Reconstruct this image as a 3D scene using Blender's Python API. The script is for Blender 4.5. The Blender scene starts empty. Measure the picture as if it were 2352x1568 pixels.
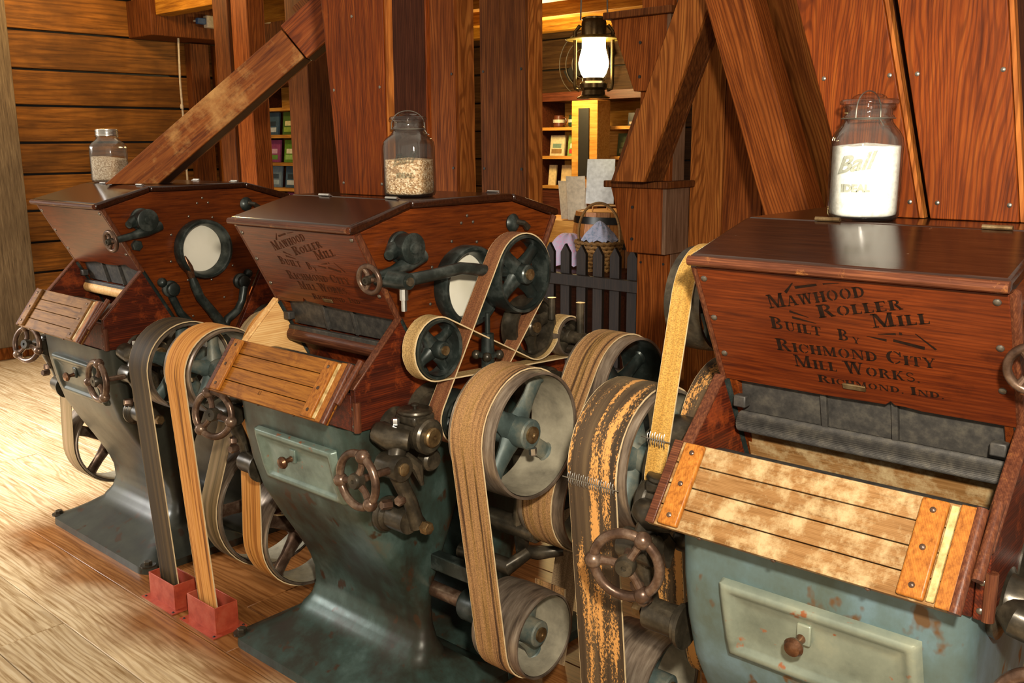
import bpy, math, random
from mathutils import Vector, Matrix
random.seed(7)
S = bpy.context.scene
COL = S.collection
PI = math.pi
def lin(c): return c/12.92 if c <= .04045 else ((c+.055)/1.055)**2.4
def rgb(r, g, b): return (lin(r/255), lin(g/255), lin(b/255), 1)

# ------------------------------------------------------------------ camera
cam = bpy.data.objects.new('camera', bpy.data.cameras.new('camera')); COL.objects.link(cam)
yaw, pit, rol = math.radians(-41.97984), math.radians(11.77355), math.radians(-.423656)
fw = Vector((math.sin(yaw)*math.cos(pit), math.cos(yaw)*math.cos(pit), -math.sin(pit)))
rt = Vector((math.cos(yaw), -math.sin(yaw), 0)); up = rt.cross(fw)
rt, up = rt*math.cos(rol)+up*math.sin(rol), up*math.cos(rol)-rt*math.sin(rol)
CL = Vector((4.14146, -1.65632, 1.67175))
cam.matrix_world = Matrix.Translation(CL) @ Matrix((rt, up, -fw)).transposed().to_4x4()
cam.data.lens = 2187.52*36/2352; cam.data.sensor_width = 36
S.camera = cam
# ------------------------------------------------------------------ light
S.view_settings.view_transform = 'Standard'; S.view_settings.look = 'None'
S.view_settings.exposure = 0.17; S.view_settings.gamma = 1; S.view_settings.use_curve_mapping = False
W = bpy.data.worlds.new('world'); S.world = W; W.use_nodes = True
W.node_tree.nodes['Background'].inputs[0].default_value = (1.0, .85, .66, 1)
W.node_tree.nodes['Background'].inputs[1].default_value = .72
def area(name, loc, target, size, energy, col, sy=None):
    l = bpy.data.lights.new(name, 'AREA'); l.energy = energy; l.color = col; l.size = size
    if sy: l.shape = 'RECTANGLE'; l.size_y = sy
    else: l.shape = 'DISK'
    o = bpy.data.objects.new(name, l); COL.objects.link(o); o.location = loc
    o.rotation_euler = (Vector(target)-Vector(loc)).to_track_quat('-Z', 'Y').to_euler(); return o
def point(name, loc, energy, col, r=.08):
    l = bpy.data.lights.new(name, 'POINT'); l.energy = energy; l.color = col; l.shadow_soft_size = r
    o = bpy.data.objects.new(name, l); COL.objects.link(o); o.location = loc; return o
fl = CL + rt*.14 + Vector((0, 0, .30))
area('flash_light', fl, fl+fw*4-Vector((.25, 0, 0)), .11, 100, (1, .90, .74))
area('window_light', (-2.6, -2.4, 2.1), (-1.4, .1, 0), 1.6, 125, (1, .98, .95), 1.4).data.spread = math.radians(75)
point('hall_lamp_light', (-2.75, 1.5, 3.0), 75, (1, .62, .22), .12)
point('shop_fill_light', (-1.45, 4.95, 2.35), 120, (1, .72, .30), .15)  # added fill to brighten the shop shelves; no lamp hangs here

# ------------------------------------------------------------------ materials
def nt(name):
    m = bpy.data.materials.new(name); m.use_nodes = True; t = m.node_tree
    return m, t, t.nodes['Principled BSDF']
def N(t, typ, **kw):
    n = t.nodes.new(typ)
    for k, v in kw.items():
        if k in n.inputs: n.inputs[k].default_value = v
        else: setattr(n, k, v)
    return n
def ramp(t, fac, stops):
    r = t.nodes.new('ShaderNodeValToRGB'); e = r.color_ramp.elements
    while len(e) < len(stops): e.new(.5)
    for i, (p, c) in enumerate(stops): e[i].position = p; e[i].color = c
    t.links.new(fac, r.inputs[0]); return r.outputs[0]
def coords(t, scale, rnd=1.0):
    tc = N(t, 'ShaderNodeTexCoord'); oi = N(t, 'ShaderNodeObjectInfo')
    mul = N(t, 'ShaderNodeVectorMath', operation='MULTIPLY_ADD')
    t.links.new(oi.outputs['Random'], mul.inputs[0]); mul.inputs[1].default_value = (7.3*rnd, 5.1*rnd, 9.7*rnd)
    t.links.new(tc.outputs['Object'], mul.inputs[2])
    mp = N(t, 'ShaderNodeMapping'); mp.inputs['Scale'].default_value = scale
    t.links.new(mul.outputs[0], mp.inputs[0]); return mp.outputs[0], oi.outputs['Random'], tc.outputs['Object']
def mixc(t, fac, a, b, mode='MIX'):
    m = N(t, 'ShaderNodeMix', data_type='RGBA', blend_type=mode)
    for s, v in ((0, fac), (6, a), (7, b)):
        if hasattr(v, 'links'): t.links.new(v, m.inputs[s])
        else: m.inputs[s].default_value = v
    return m.outputs[2]
def bump(t, h, b, strength=.3, dist=.003):
    n = N(t, 'ShaderNodeBump'); n.inputs['Strength'].default_value = strength; n.inputs['Distance'].default_value = dist
    t.links.new(h, n.inputs['Height']); t.links.new(n.outputs[0], b.inputs['Normal'])
def hexc(h): return rgb(int(h[0:2], 16), int(h[2:4], 16), int(h[4:6], 16))
def wood(name, dark, mid, light, axis='X', fine=70., rough=.45, ring=1.0, wear=None, wear_at=.62, wscale=6., vary=.25, bmp=.25, spec=.4, K=900., A=16., line=.55, blot=.4):
    """plank wood: fibre noise, growth-ring lines and patches of wear, all running along one axis of the object"""
    m, t, b = nt(name); a = 'XYZ'.index(axis)
    sc = [1., 1., 1.]; sc[a] = .06
    v, rnd, oc = coords(t, [s*fine*2.2 for s in sc])
    n1 = N(t, 'ShaderNodeTexNoise', Scale=1., Detail=5., Roughness=.65); t.links.new(v, n1.inputs['Vector'])
    c = ramp(t, n1.outputs[0], [(.30, hexc(dark)), (.5, hexc(mid)), (.72, hexc(light))])
    # growth rings
    sc2 = [1., 1., 1.]; sc2[a] = .16
    v2, _, _ = coords(t, [s*5 for s in sc2])
    n2 = N(t, 'ShaderNodeTexNoise', Scale=1., Detail=2.5, Roughness=.5); t.links.new(v2, n2.inputs['Vector'])
    kk = [K, K*.83, K*1.1]; kk[a] = 0
    v3, _, _ = coords(t, (1, 1, 1))
    dp = N(t, 'ShaderNodeVectorMath', operation='DOT_PRODUCT'); t.links.new(v3, dp.inputs[0]); dp.inputs[1].default_value = kk
    fd = N(t, 'ShaderNodeMath', operation='MULTIPLY_ADD'); t.links.new(n2.outputs[0], fd.inputs[0]); fd.inputs[1].default_value = A*6*ring; t.links.new(dp.outputs['Value'], fd.inputs[2])
    sn = N(t, 'ShaderNodeMath', operation='SINE'); t.links.new(fd.outputs[0], sn.inputs[0])
    lm = N(t, 'ShaderNodeMapRange', interpolation_type='SMOOTHSTEP'); t.links.new(sn.outputs[0], lm.inputs[0]); lm.inputs[1].default_value = -.1; lm.inputs[2].default_value = 1.; lm.inputs[4].default_value = line
    c = mixc(t, lm.outputs[0], c, mixc(t, .75, hexc(dark), (0, 0, 0, 1)) if False else hexc(dark))
    n3 = N(t, 'ShaderNodeTexNoise', Scale=3.2, Detail=4.); t.links.new(oc, n3.inputs['Vector'])
    c = mixc(t, ramp(t, n3.outputs[0], [(.34, (blot, blot, blot, 1)), (.62, (0, 0, 0, 1))]), c, hexc(dark))
    if wear:
        n4 = N(t, 'ShaderNodeTexNoise', Scale=wscale, Detail=9., Roughness=.72); t.links.new(oc, n4.inputs['Vector'])
        c = mixc(t, ramp(t, n4.outputs[0], [(wear_at-.07, (0, 0, 0, 1)), (wear_at+.10, (1, 1, 1, 1))]), c, hexc(wear))
    hs = N(t, 'ShaderNodeHueSaturation'); t.links.new(c, hs.inputs['Color'])
    mm = N(t, 'ShaderNodeMapRange'); t.links.new(rnd, mm.inputs[0]); mm.inputs[3].default_value = 1-vary; mm.inputs[4].default_value = 1+vary
    t.links.new(mm.outputs[0], hs.inputs['Value']); t.links.new(hs.outputs[0], b.inputs['Base Color'])
    b.inputs['Roughness'].default_value = rough; b.inputs['Specular IOR Level'].default_value = spec*.5
    sb = N(t, 'ShaderNodeMath', operation='MULTIPLY_ADD'); t.links.new(lm.outputs[0], sb.inputs[0]); sb.inputs[1].default_value = -.5; t.links.new(n1.outputs[0], sb.inputs[2])
    bump(t, sb.outputs[0], b, bmp, .002); return m
def blotch(name, cols, scale=8., rough=.5, metal=0., detail=8., bmp=.15, stretch=(1, 1, 1), fine=None, spec=.5, rvar=.15):
    """cols: list of (pos, hex)"""
    m, t, b = nt(name); v, rnd, oc = coords(t, stretch, .4)
    n1 = N(t, 'ShaderNodeTexNoise', Scale=scale, Detail=detail, Roughness=.65); t.links.new(v, n1.inputs['Vector'])
    c = ramp(t, n1.outputs[0], [(p, hexc(h)) for p, h in cols])
    if fine:
        n2 = N(t, 'ShaderNodeTexNoise', Scale=fine[0], Detail=3.); t.links.new(v, n2.inputs['Vector'])
        c = mixc(t, ramp(t, n2.outputs[0], [(fine[2], (0, 0, 0, 1)), (fine[2]+.06, (1, 1, 1, 1))]), c, hexc(fine[1]))
    t.links.new(c, b.inputs['Base Color']); b.inputs['Metallic'].default_value = metal; b.inputs['Specular IOR Level'].default_value = spec
    rr = N(t, 'ShaderNodeMapRange'); t.links.new(n1.outputs[0], rr.inputs[0]); rr.inputs[3].default_value = rough+rvar; rr.inputs[4].default_value = max(.05, rough-rvar)
    t.links.new(rr.outputs[0], b.inputs['Roughness'])
    if bmp: bump(t, n1.outputs[0], b, bmp, .004)
    return m
def plain(name, h, rough=.5, metal=0., spec=.5):
    m, t, b = nt(name); v, rnd, oc = coords(t, (1, 1, 1))
    n1 = N(t, 'ShaderNodeTexNoise', Scale=40., Detail=3.); t.links.new(v, n1.inputs['Vector'])
    c = hexc(h); d = tuple(x*.72 for x in c[:3])+(1,)
    t.links.new(ramp(t, n1.outputs[0], [(.3, d), (.7, c)]), b.inputs['Base Color'])
    b.inputs['Roughness'].default_value = rough; b.inputs['Metallic'].default_value = metal; b.inputs['Specular IOR Level'].default_value = spec; return m
def beltmat(name, cols, weave=True, worn=None, rough=.75):
    """stripes run along the belt (bands across x) plus a woven or cracked surface"""
    m, t, b = nt(name); v, rnd, oc = coords(t, (60, 1.5, 1.5), .3)
    n1 = N(t, 'ShaderNodeTexNoise', Scale=1., Detail=4., Roughness=.55); t.links.new(v, n1.inputs['Vector'])
    c = ramp(t, n1.outputs[0], [(p, hexc(h)) for p, h in cols])
    h = n1.outputs[0]
    if weave:
        v2, _, _ = coords(t, (500, 900, 900), .3)
        n2 = N(t, 'ShaderNodeTexNoise', Scale=.5, Detail=1.); t.links.new(v2, n2.inputs['Vector'])
        c = mixc(t, .6, c, ramp(t, n2.outputs[0], [(.35, (.28, .28, .28, 1)), (.65, (1, 1, 1, 1))]), 'MULTIPLY'); h = n2.outputs[0]
    if worn:
        v3, _, _ = coords(t, (260, 120, 120), .3)
        n3 = N(t, 'ShaderNodeTexNoise', Scale=1., Detail=6., Roughness=.75); t.links.new(v3, n3.inputs['Vector'])
        v4, _, _ = coords(t, (34, 3.2, 3.2), .3)
        n4 = N(t, 'ShaderNodeTexNoise', Scale=1., Detail=2.); t.links.new(v4, n4.inputs['Vector'])
        ad = N(t, 'ShaderNodeMath', operation='MULTIPLY_ADD'); t.links.new(n4.outputs[0], ad.inputs[0]); ad.inputs[1].default_value = .65; hf = N(t, 'ShaderNodeMath', operation='MULTIPLY'); hf.inputs[1].default_value = .5; t.links.new(n3.outputs[0], hf.inputs[0]); t.links.new(hf.outputs[0], ad.inputs[2])
        f = ramp(t, ad.outputs[0], [(worn[1], (0, 0, 0, 1)), (worn[1]+.03, (1, 1, 1, 1))])
        c = mixc(t, f, c, hexc(worn[0])); h = n3.outputs[0]
    t.links.new(c, b.inputs['Base Color']); b.inputs['Roughness'].default_value = rough; b.inputs['Specular IOR Level'].default_value = .25
    bump(t, h, b, .35, .002); return m
def glassmat(name, tint=(1, 1, 1, 1), ior=1.5):
    m = bpy.data.materials.new(name); m.use_nodes = True; t = m.node_tree
    t.nodes.remove(t.nodes['Principled BSDF']); out = t.nodes['Material Output']
    tr = N(t, 'ShaderNodeBsdfTransparent'); tr.inputs[0].default_value = tint
    gl = N(t, 'ShaderNodeBsdfGlossy'); gl.inputs['Roughness'].default_value = .04
    lw = N(t, 'ShaderNodeLayerWeight'); lw.inputs['Blend'].default_value = .5
    pw = N(t, 'ShaderNodeMath', operation='POWER'); t.links.new(lw.outputs['Facing'], pw.inputs[0]); pw.inputs[1].default_value = 2.6
    t.links.new(mixc(t, pw.outputs[0], tint, tuple(x*.38 for x in tint[:3])+(1,)), tr.inputs[0])
    fa = N(t, 'ShaderNodeMath', operation='MULTIPLY_ADD'); t.links.new(pw.outputs[0], fa.inputs[0]); fa.inputs[1].default_value = .6; fa.inputs[2].default_value = .035
    n1 = N(t, 'ShaderNodeTexNoise', Scale=30., Detail=2.); bp = N(t, 'ShaderNodeBump'); bp.inputs['Strength'].default_value = .08
    t.links.new(n1.outputs[0], bp.inputs['Height']); t.links.new(bp.outputs[0], gl.inputs['Normal'])
    mx = N(t, 'ShaderNodeMixShader'); t.links.new(fa.outputs[0], mx.inputs[0]); t.links.new(tr.outputs[0], mx.inputs[1]); t.links.new(gl.outputs[0], mx.inputs[2])
    df = N(t, 'ShaderNodeBsdfDiffuse'); df.inputs[0].default_value = (.85, .83, .78, 1); m2_ = N(t, 'ShaderNodeMixShader'); m2_.inputs[0].default_value = .004
    t.links.new(mx.outputs[0], m2_.inputs[1]); t.links.new(df.outputs[0], m2_.inputs[2]); t.links.new(m2_.outputs[0], out.inputs[0]); return m
def emit(name, h, st):
    m, t, b = nt(name); b.inputs['Base Color'].default_value = hexc(h); b.inputs['Emission Color'].default_value = hexc(h); b.inputs['Emission Strength'].default_value = st
    return m
M = {}
M['hop'] = wood('varnished_hopper_wood', '37140a', '5f270c', '743414', 'X', 60, .30, .8, '2a1007', .64, 4., .06, .08, .45, 1500, 10, .35, .5)
M['hopy'] = wood('varnished_hopper_side_wood', '351407', '642c0b', '7b3a12', 'Y', 60, .32, .8, '260f06', .63, 5., .06, .08, .45, 1500, 10, .35, .5)
M['lid'] = wood('dark_lid_wood', '1c0d07', '2c150b', '3c1f10', 'X', 70, .16, .6, 'b9a488', .745, 30., .05, .04, 1.0, 1500, 8, .3, .3)
M['trim'] = wood('worn_trim_wood', '3a1c10', '57301f', '77472b', 'X', 80, .35, .5, 'a8703c', .66, 14., .1, .15)
M['trimz'] = wood('worn_moulding_wood', '3a1c10', '57301f', '77472b', 'Z', 80, .35, .5, 'a8703c', .66, 14., .1, .12, .4, 1500, 8, .3, .3)
M['box'] = wood('stained_feed_box_wood', '2a100a', '4f1f10', '7a3012', 'Y', 40, .4, .6, '93411a', .58, 7., .06, .15)
M['pale'] = wood('new_pale_wood', 'b98650', 'd9ab6d', 'e8c489', 'Y', 45, .5, .7, None, .6, 6., .05, .1)
M['feed3'] = wood('worn_feed_board_wood', '60401e', '846039', '947047', 'X', 60, .5, .4, 'a48e68', .53, 19., .04, .10, .25, 1600, 8, .3, .3)
M['feed2'] = wood('oiled_feed_board_wood', '5e340e', '9a6020', 'b4782e', 'X', 60, .42, .5, '693810', .60, 8., .06, .12, .35, 1500, 8, .3, .4)
M['feed1'] = wood('dull_feed_board_wood', '4b2f14', '7d5528', '936a38', 'X', 60, .5, .5, '4f3216', .58, 8., .06, .12, .3, 1500, 8, .3, .4)
M['batten'] = wood('orange_batten_wood', '6d3b12', '9a5f24', 'b07530', 'Z', 60, .38, .5, None, .6, 6., .1, .1, .35, 1500, 6, .25, .3)
M['strip'] = blotch('creamy_bare_strip', [(.35, '80602f'), (.5, 'b0935c'), (.7, 'c4ae80')], 30, .6)
IR = {0: [(.3, '1d1b16'), (.5, '2e2f28'), (.7, '3c3d34')], 1: [(.30, '261c15'), (.43, '292b23'), (.56, '33433d'), (.66, '465752'), (.78, '5c5648')], 2: [(.30, '57452f'), (.39, '505c55'), (.52, '586b6c'), (.66, '667f8a'), (.8, '6e7064')]}
for k in IR: M['iron%d' % k] = blotch('painted_cast_iron_%s' % ('dark', 'green', 'teal')[k], IR[k], 5., .36, .25, 9., .12, (1, 1, .7), (18., ('33251a', '38291c', '5c452f')[k], .62), .4)
DR = {0: [(.3, '26261f'), (.55, '3a4039'), (.75, '484c43')], 1: [(.3, '46524a'), (.52, '6b7b71'), (.72, '848f82')], 2: [(.3, '5f675c'), (.5, '7a8274'), (.72, '969983')]}
for k in DR: M['door%d' % k] = blotch('painted_drawer_front_%s' % ('dark', 'green', 'pale')[k], DR[k], 6., .34, .3, 8., .1, (1, 1, 1), (30., '8a5434', .67))
M['dark'] = blotch('oily_dark_iron', [(.3, '1e1b15'), (.5, '3a342a'), (.7, '5f5545')], 14., .30, .45, 7., .15)
M['green'] = blotch('dark_green_iron', [(.3, '141715'), (.5, '262d2a'), (.7, '525854')], 12., .34, .35, 7., .12)
M['grn2'] = blotch('dusty_green_spoke_paint', [(.3, '2b3634'), (.48, '465350'), (.68, '857f6c')], 7., .5, .2, 7., .12)
M['rim'] = blotch('polished_rim_iron', [(.3, '4a3f36'), (.5, '7b6c5d'), (.7, '9d8f7e')], 9., .34, .6, 6., .05, (8, 1, 1))
M['rimin'] = blotch('dusty_rim_iron', [(.3, '5d584b'), (.5, '8d8673'), (.7, 'aaa28c')], 7., .6, .2, 6., .06)
M['rust'] = blotch('brown_wheel_iron', [(.3, '33231a'), (.5, '5a4436'), (.7, '85705f')], 20., .3, .6, 6., .12)
M['brass'] = blotch('dull_brass', [(.3, '463522'), (.5, '6b5436'), (.7, '917c5a')], 30., .38, .7)
M['copper'] = blotch('copper_knob', [(.3, '3c271b'), (.5, '66452f'), (.7, '936f58')], 18., .28, .75)
M['scr'] = plain('dull_screw_steel', '7d766b', .35, .85)
M['steel'] = plain('bright_steel', 'c9c6c0', .25, .95)
M['grey'] = blotch('dusty_grey_plate', [(.3, '2a2826'), (.5, '3e3b37'), (.7, '575249')], 40., .5, .3)
M['face'] = blotch('ivory_glass_face', [(.3, 'c9c4b0'), (.6, 'dedaca')], 5., .4, 0, 3, .02)
M['ink'] = blotch('faded_black_stencil', [(.35, '120a06'), (.6, '1e120c')], 60., .6, 0, 4, 0, spec=.1)
M['inkf'] = blotch('rubbed_black_stencil', [(.35, '2c140a'), (.6, '40200e')], 60., .6, 0, 4, 0, spec=.1)
M['bcan'] = beltmat('brown_canvas_belt', [(.34, '3f2a1b'), (.42, '8a6540'), (.52, 'a98054'), (.6, '94703f'), (.68, '4f3622')])
M['borg'] = beltmat('orange_canvas_belt', [(.32, '6b4018'), (.42, 'a4692c'), (.52, 'c48a48'), (.6, 'b0752f'), (.68, '70451c')], False)
M['bred'] = beltmat('reddish_brown_belt', [(.3, '5a3320'), (.5, '774a2e'), (.7, '8d5f3c')])
M['bblk'] = beltmat('black_leather_belt', [(.3, '1f160a'), (.5, '33250f'), (.7, '4c3a1f')], False, None, .6)
M['bwrn'] = beltmat('cracked_dark_belt', [(.3, '2e2318'), (.55, '453626'), (.75, '5c4a33')], False, ('be884a', .602), .6)
M['byel'] = beltmat('yellow_webbing', [(.3, 'a0742f'), (.5, 'b88c42'), (.7, 'c49c54')])
M['btan'] = beltmat('tan_belt', [(.3, '8a6a40'), (.5, 'b0915e'), (.7, 'c7aa78')])
M['bpal'] = beltmat('pale_dusty_belt', [(.3, '80684c'), (.5, 'a58a69'), (.7, 'b89d7a')])
M['bdull'] = beltmat('dull_olive_belt', [(.3, '4a3b22'), (.5, '6e5a38'), (.7, '82694a')], False)
M['fray'] = plain('frayed_cream_edge', 'cdb48a', .9)
M['red'] = blotch('red_sheet_metal', [(.3, '7d2a18'), (.5, '9c3e26'), (.72, 'a8543c')], 14., .5, .1, 6, .05)
M['glass'] = glassmat('clear_glass', (.97, .98, .97, 1)); M['emb'] = glassmat('embossed_glass', (.84, .85, .82, 1))
M['flour'] = blotch('white_flour', [(.3, 'cfcac2'), (.55, 'efece6')], 90., .9, 0, 4, .1)
def grainmat(name, a, bcol, c):
    m, t, b = nt(name); v, rnd, oc = coords(t, (1, 1, 1.3))
    vo = N(t, 'ShaderNodeTexVoronoi', Scale=210.); t.links.new(v, vo.inputs['Vector'])
    sp = N(t, 'ShaderNodeSeparateColor'); t.links.new(vo.outputs['Color'], sp.inputs[0])
    t.links.new(ramp(t, sp.outputs[0], [(.1, hexc(a)), (.5, hexc(bcol)), (.9, hexc(c))]), b.inputs['Base Color'])
    b.inputs['Roughness'].default_value = .7; bump(t, vo.outputs['Distance'], b, .6, .003); return m
M['wheat'] = grainmat('wheat_grain', '8f6a45', 'c79f74', 'e8d0b0')
M['wheat1'] = grainmat('pale_grain', '9c7f63', 'c4a98c', 'dcc8b0')
M['fl'] = wood('pale_floor_wood', '886a44', 'c4ad88', 'd6c4a4', 'X', 30, .36, 1., '84622f', .72, 3., .08, .10, .4, 420, 14, .5, .25)
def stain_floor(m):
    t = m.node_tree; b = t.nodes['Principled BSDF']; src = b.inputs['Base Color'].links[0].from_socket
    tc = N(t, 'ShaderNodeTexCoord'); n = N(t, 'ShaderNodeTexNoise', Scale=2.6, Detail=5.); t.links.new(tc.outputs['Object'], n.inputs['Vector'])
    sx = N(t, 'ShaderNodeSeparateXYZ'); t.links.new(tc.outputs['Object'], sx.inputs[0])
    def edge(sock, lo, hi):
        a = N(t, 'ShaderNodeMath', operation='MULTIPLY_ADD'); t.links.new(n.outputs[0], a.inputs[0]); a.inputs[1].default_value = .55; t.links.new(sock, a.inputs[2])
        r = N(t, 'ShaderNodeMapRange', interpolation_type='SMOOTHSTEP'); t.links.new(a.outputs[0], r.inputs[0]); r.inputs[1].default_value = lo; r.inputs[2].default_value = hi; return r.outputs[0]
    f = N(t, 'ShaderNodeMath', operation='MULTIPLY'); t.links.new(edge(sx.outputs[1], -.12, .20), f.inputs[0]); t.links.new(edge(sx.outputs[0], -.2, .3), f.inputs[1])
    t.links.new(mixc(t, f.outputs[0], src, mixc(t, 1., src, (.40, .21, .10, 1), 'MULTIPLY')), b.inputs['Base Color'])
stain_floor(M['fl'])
M['wl'] = wood('amber_wall_board', '452a10', '7d4f1c', '936026', 'Y', 20, .6, .8, None, .6, 4., .22, .12, .4, 120, 5, .4, .6)
M['wb'] = wood('dark_wall_board', '2a1a0e', '46301a', '5c4226', 'X', 20, .6, .8, None, .6, 4., .15, .12)
M['gry'] = wood('weathered_grey_wood', '463a2c', '6d5d48', '84745c', 'Z', 40, .6, .5, None, .6, 4., .05, .15)
M['grl'] = wood('weathered_brown_post_wood', '4b3322', '745743', '8f7058', 'Z', 40, .55, .5, None, .6, 4., .05, .15)
M['tr1'] = wood('red_fir_board', '4d220a', '854519', '9e5a28', 'Z', 30, .6, 1., None, .6, 4., .08, .15, .2, 480, 14, .6, .35)
M['tr2'] = wood('orange_fir_board', '5f300e', '955524', 'b07032', 'Z', 30, .6, 1., None, .6, 4., .05, .15, .2, 380, 24, .65, .25)
M['tr3'] = wood('dark_fir_board', '361b0b', '623517', '7a4922', 'Z', 30, .6, 1., None, .6, 4., .08, .15, .2, 500, 14, .5, .4)
M['chu'] = wood('red_chute_wood', '3a1606', '70310b', '884615', 'Z', 40, .5, 1., '96541c', .67, 4., .05, .15, .2, 820, 45, .55, .4)
M['chd'] = wood('dark_chute_edge_wood', '26120b', '3a1d12', '4c2a1a', 'Z', 50, .45, .6, None, .6, 5., .05, .15)
M['ch1'] = wood('scuffed_chute_wood', '522610', '84481c', '9b5c2a', 'X', 40, .5, .9, 'b38650', .57, 3.2, .05, .12, .3, 300, 10, .3, .3)
M['chx'] = wood('orange_red_chute_wood', '481d0b', '803c14', '9a5524', 'X', 30, .45, 1., None, .6, 4., .05, .15, .3, 300, 18, .6, .3)
M['beam'] = wood('honey_beam_wood', '6b4010', 'a87220', 'c8923a', 'X', 24, .6, .5, None, .6, 4., .12, .12)
M['fence'] = wood('black_fence_wood', '14100c', '241a14', '33261c', 'Z', 40, .6, .5)
M['shelf'] = wood('honey_shelf_wood', '8a5a20', 'b9853c', 'd2a258', 'X', 30, .5, .5)
M['dshelf'] = wood('dark_cabinet_wood', '2a140c', '4a2414', '5d3220', 'X', 30, .45, .5)
M['barrel'] = wood('barrel_stave_wood', '6b3f1c', '96602e', 'b47c42', 'Z', 40, .35, .5)
M['hoop'] = plain('black_hoop_iron', '1f1e1b', .35, .6)
M['wick'] = wood('wicker', '5c3d1e', '8f6a3c', 'a9824c', 'X', 90, .7, .5)
M['lampm'] = blotch('smoky_lantern_brass', [(.3, '3a2c18'), (.6, '6b5330')], 10., .25, .8, 4, .03)
M['brim'] = blotch('yellow_lantern_brim', [(.3, '7a6428'), (.6, 'a88c3e')], 10., .4, .2, 4, .03)
M['globe'] = emit('lit_lantern_globe', 'fff0b8', 14)
M['bulbm'] = emit('lit_bulb', 'fff0c0', 6)
M['wire'] = plain('dull_wire', '8f8a80', .35, .9)
M['cord'] = plain('white_cord', 'b9ac98', .6)
M['black'] = plain('black_paint', '1a1917', .5)
M['ply'] = plain('grey_painted_panel', '2f2c2a', .6)
PAL = {}
def paint(h, rough=.55):
    if h not in PAL: PAL[h] = plain('printed_card_'+h, h, rough)
    return PAL[h]

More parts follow.
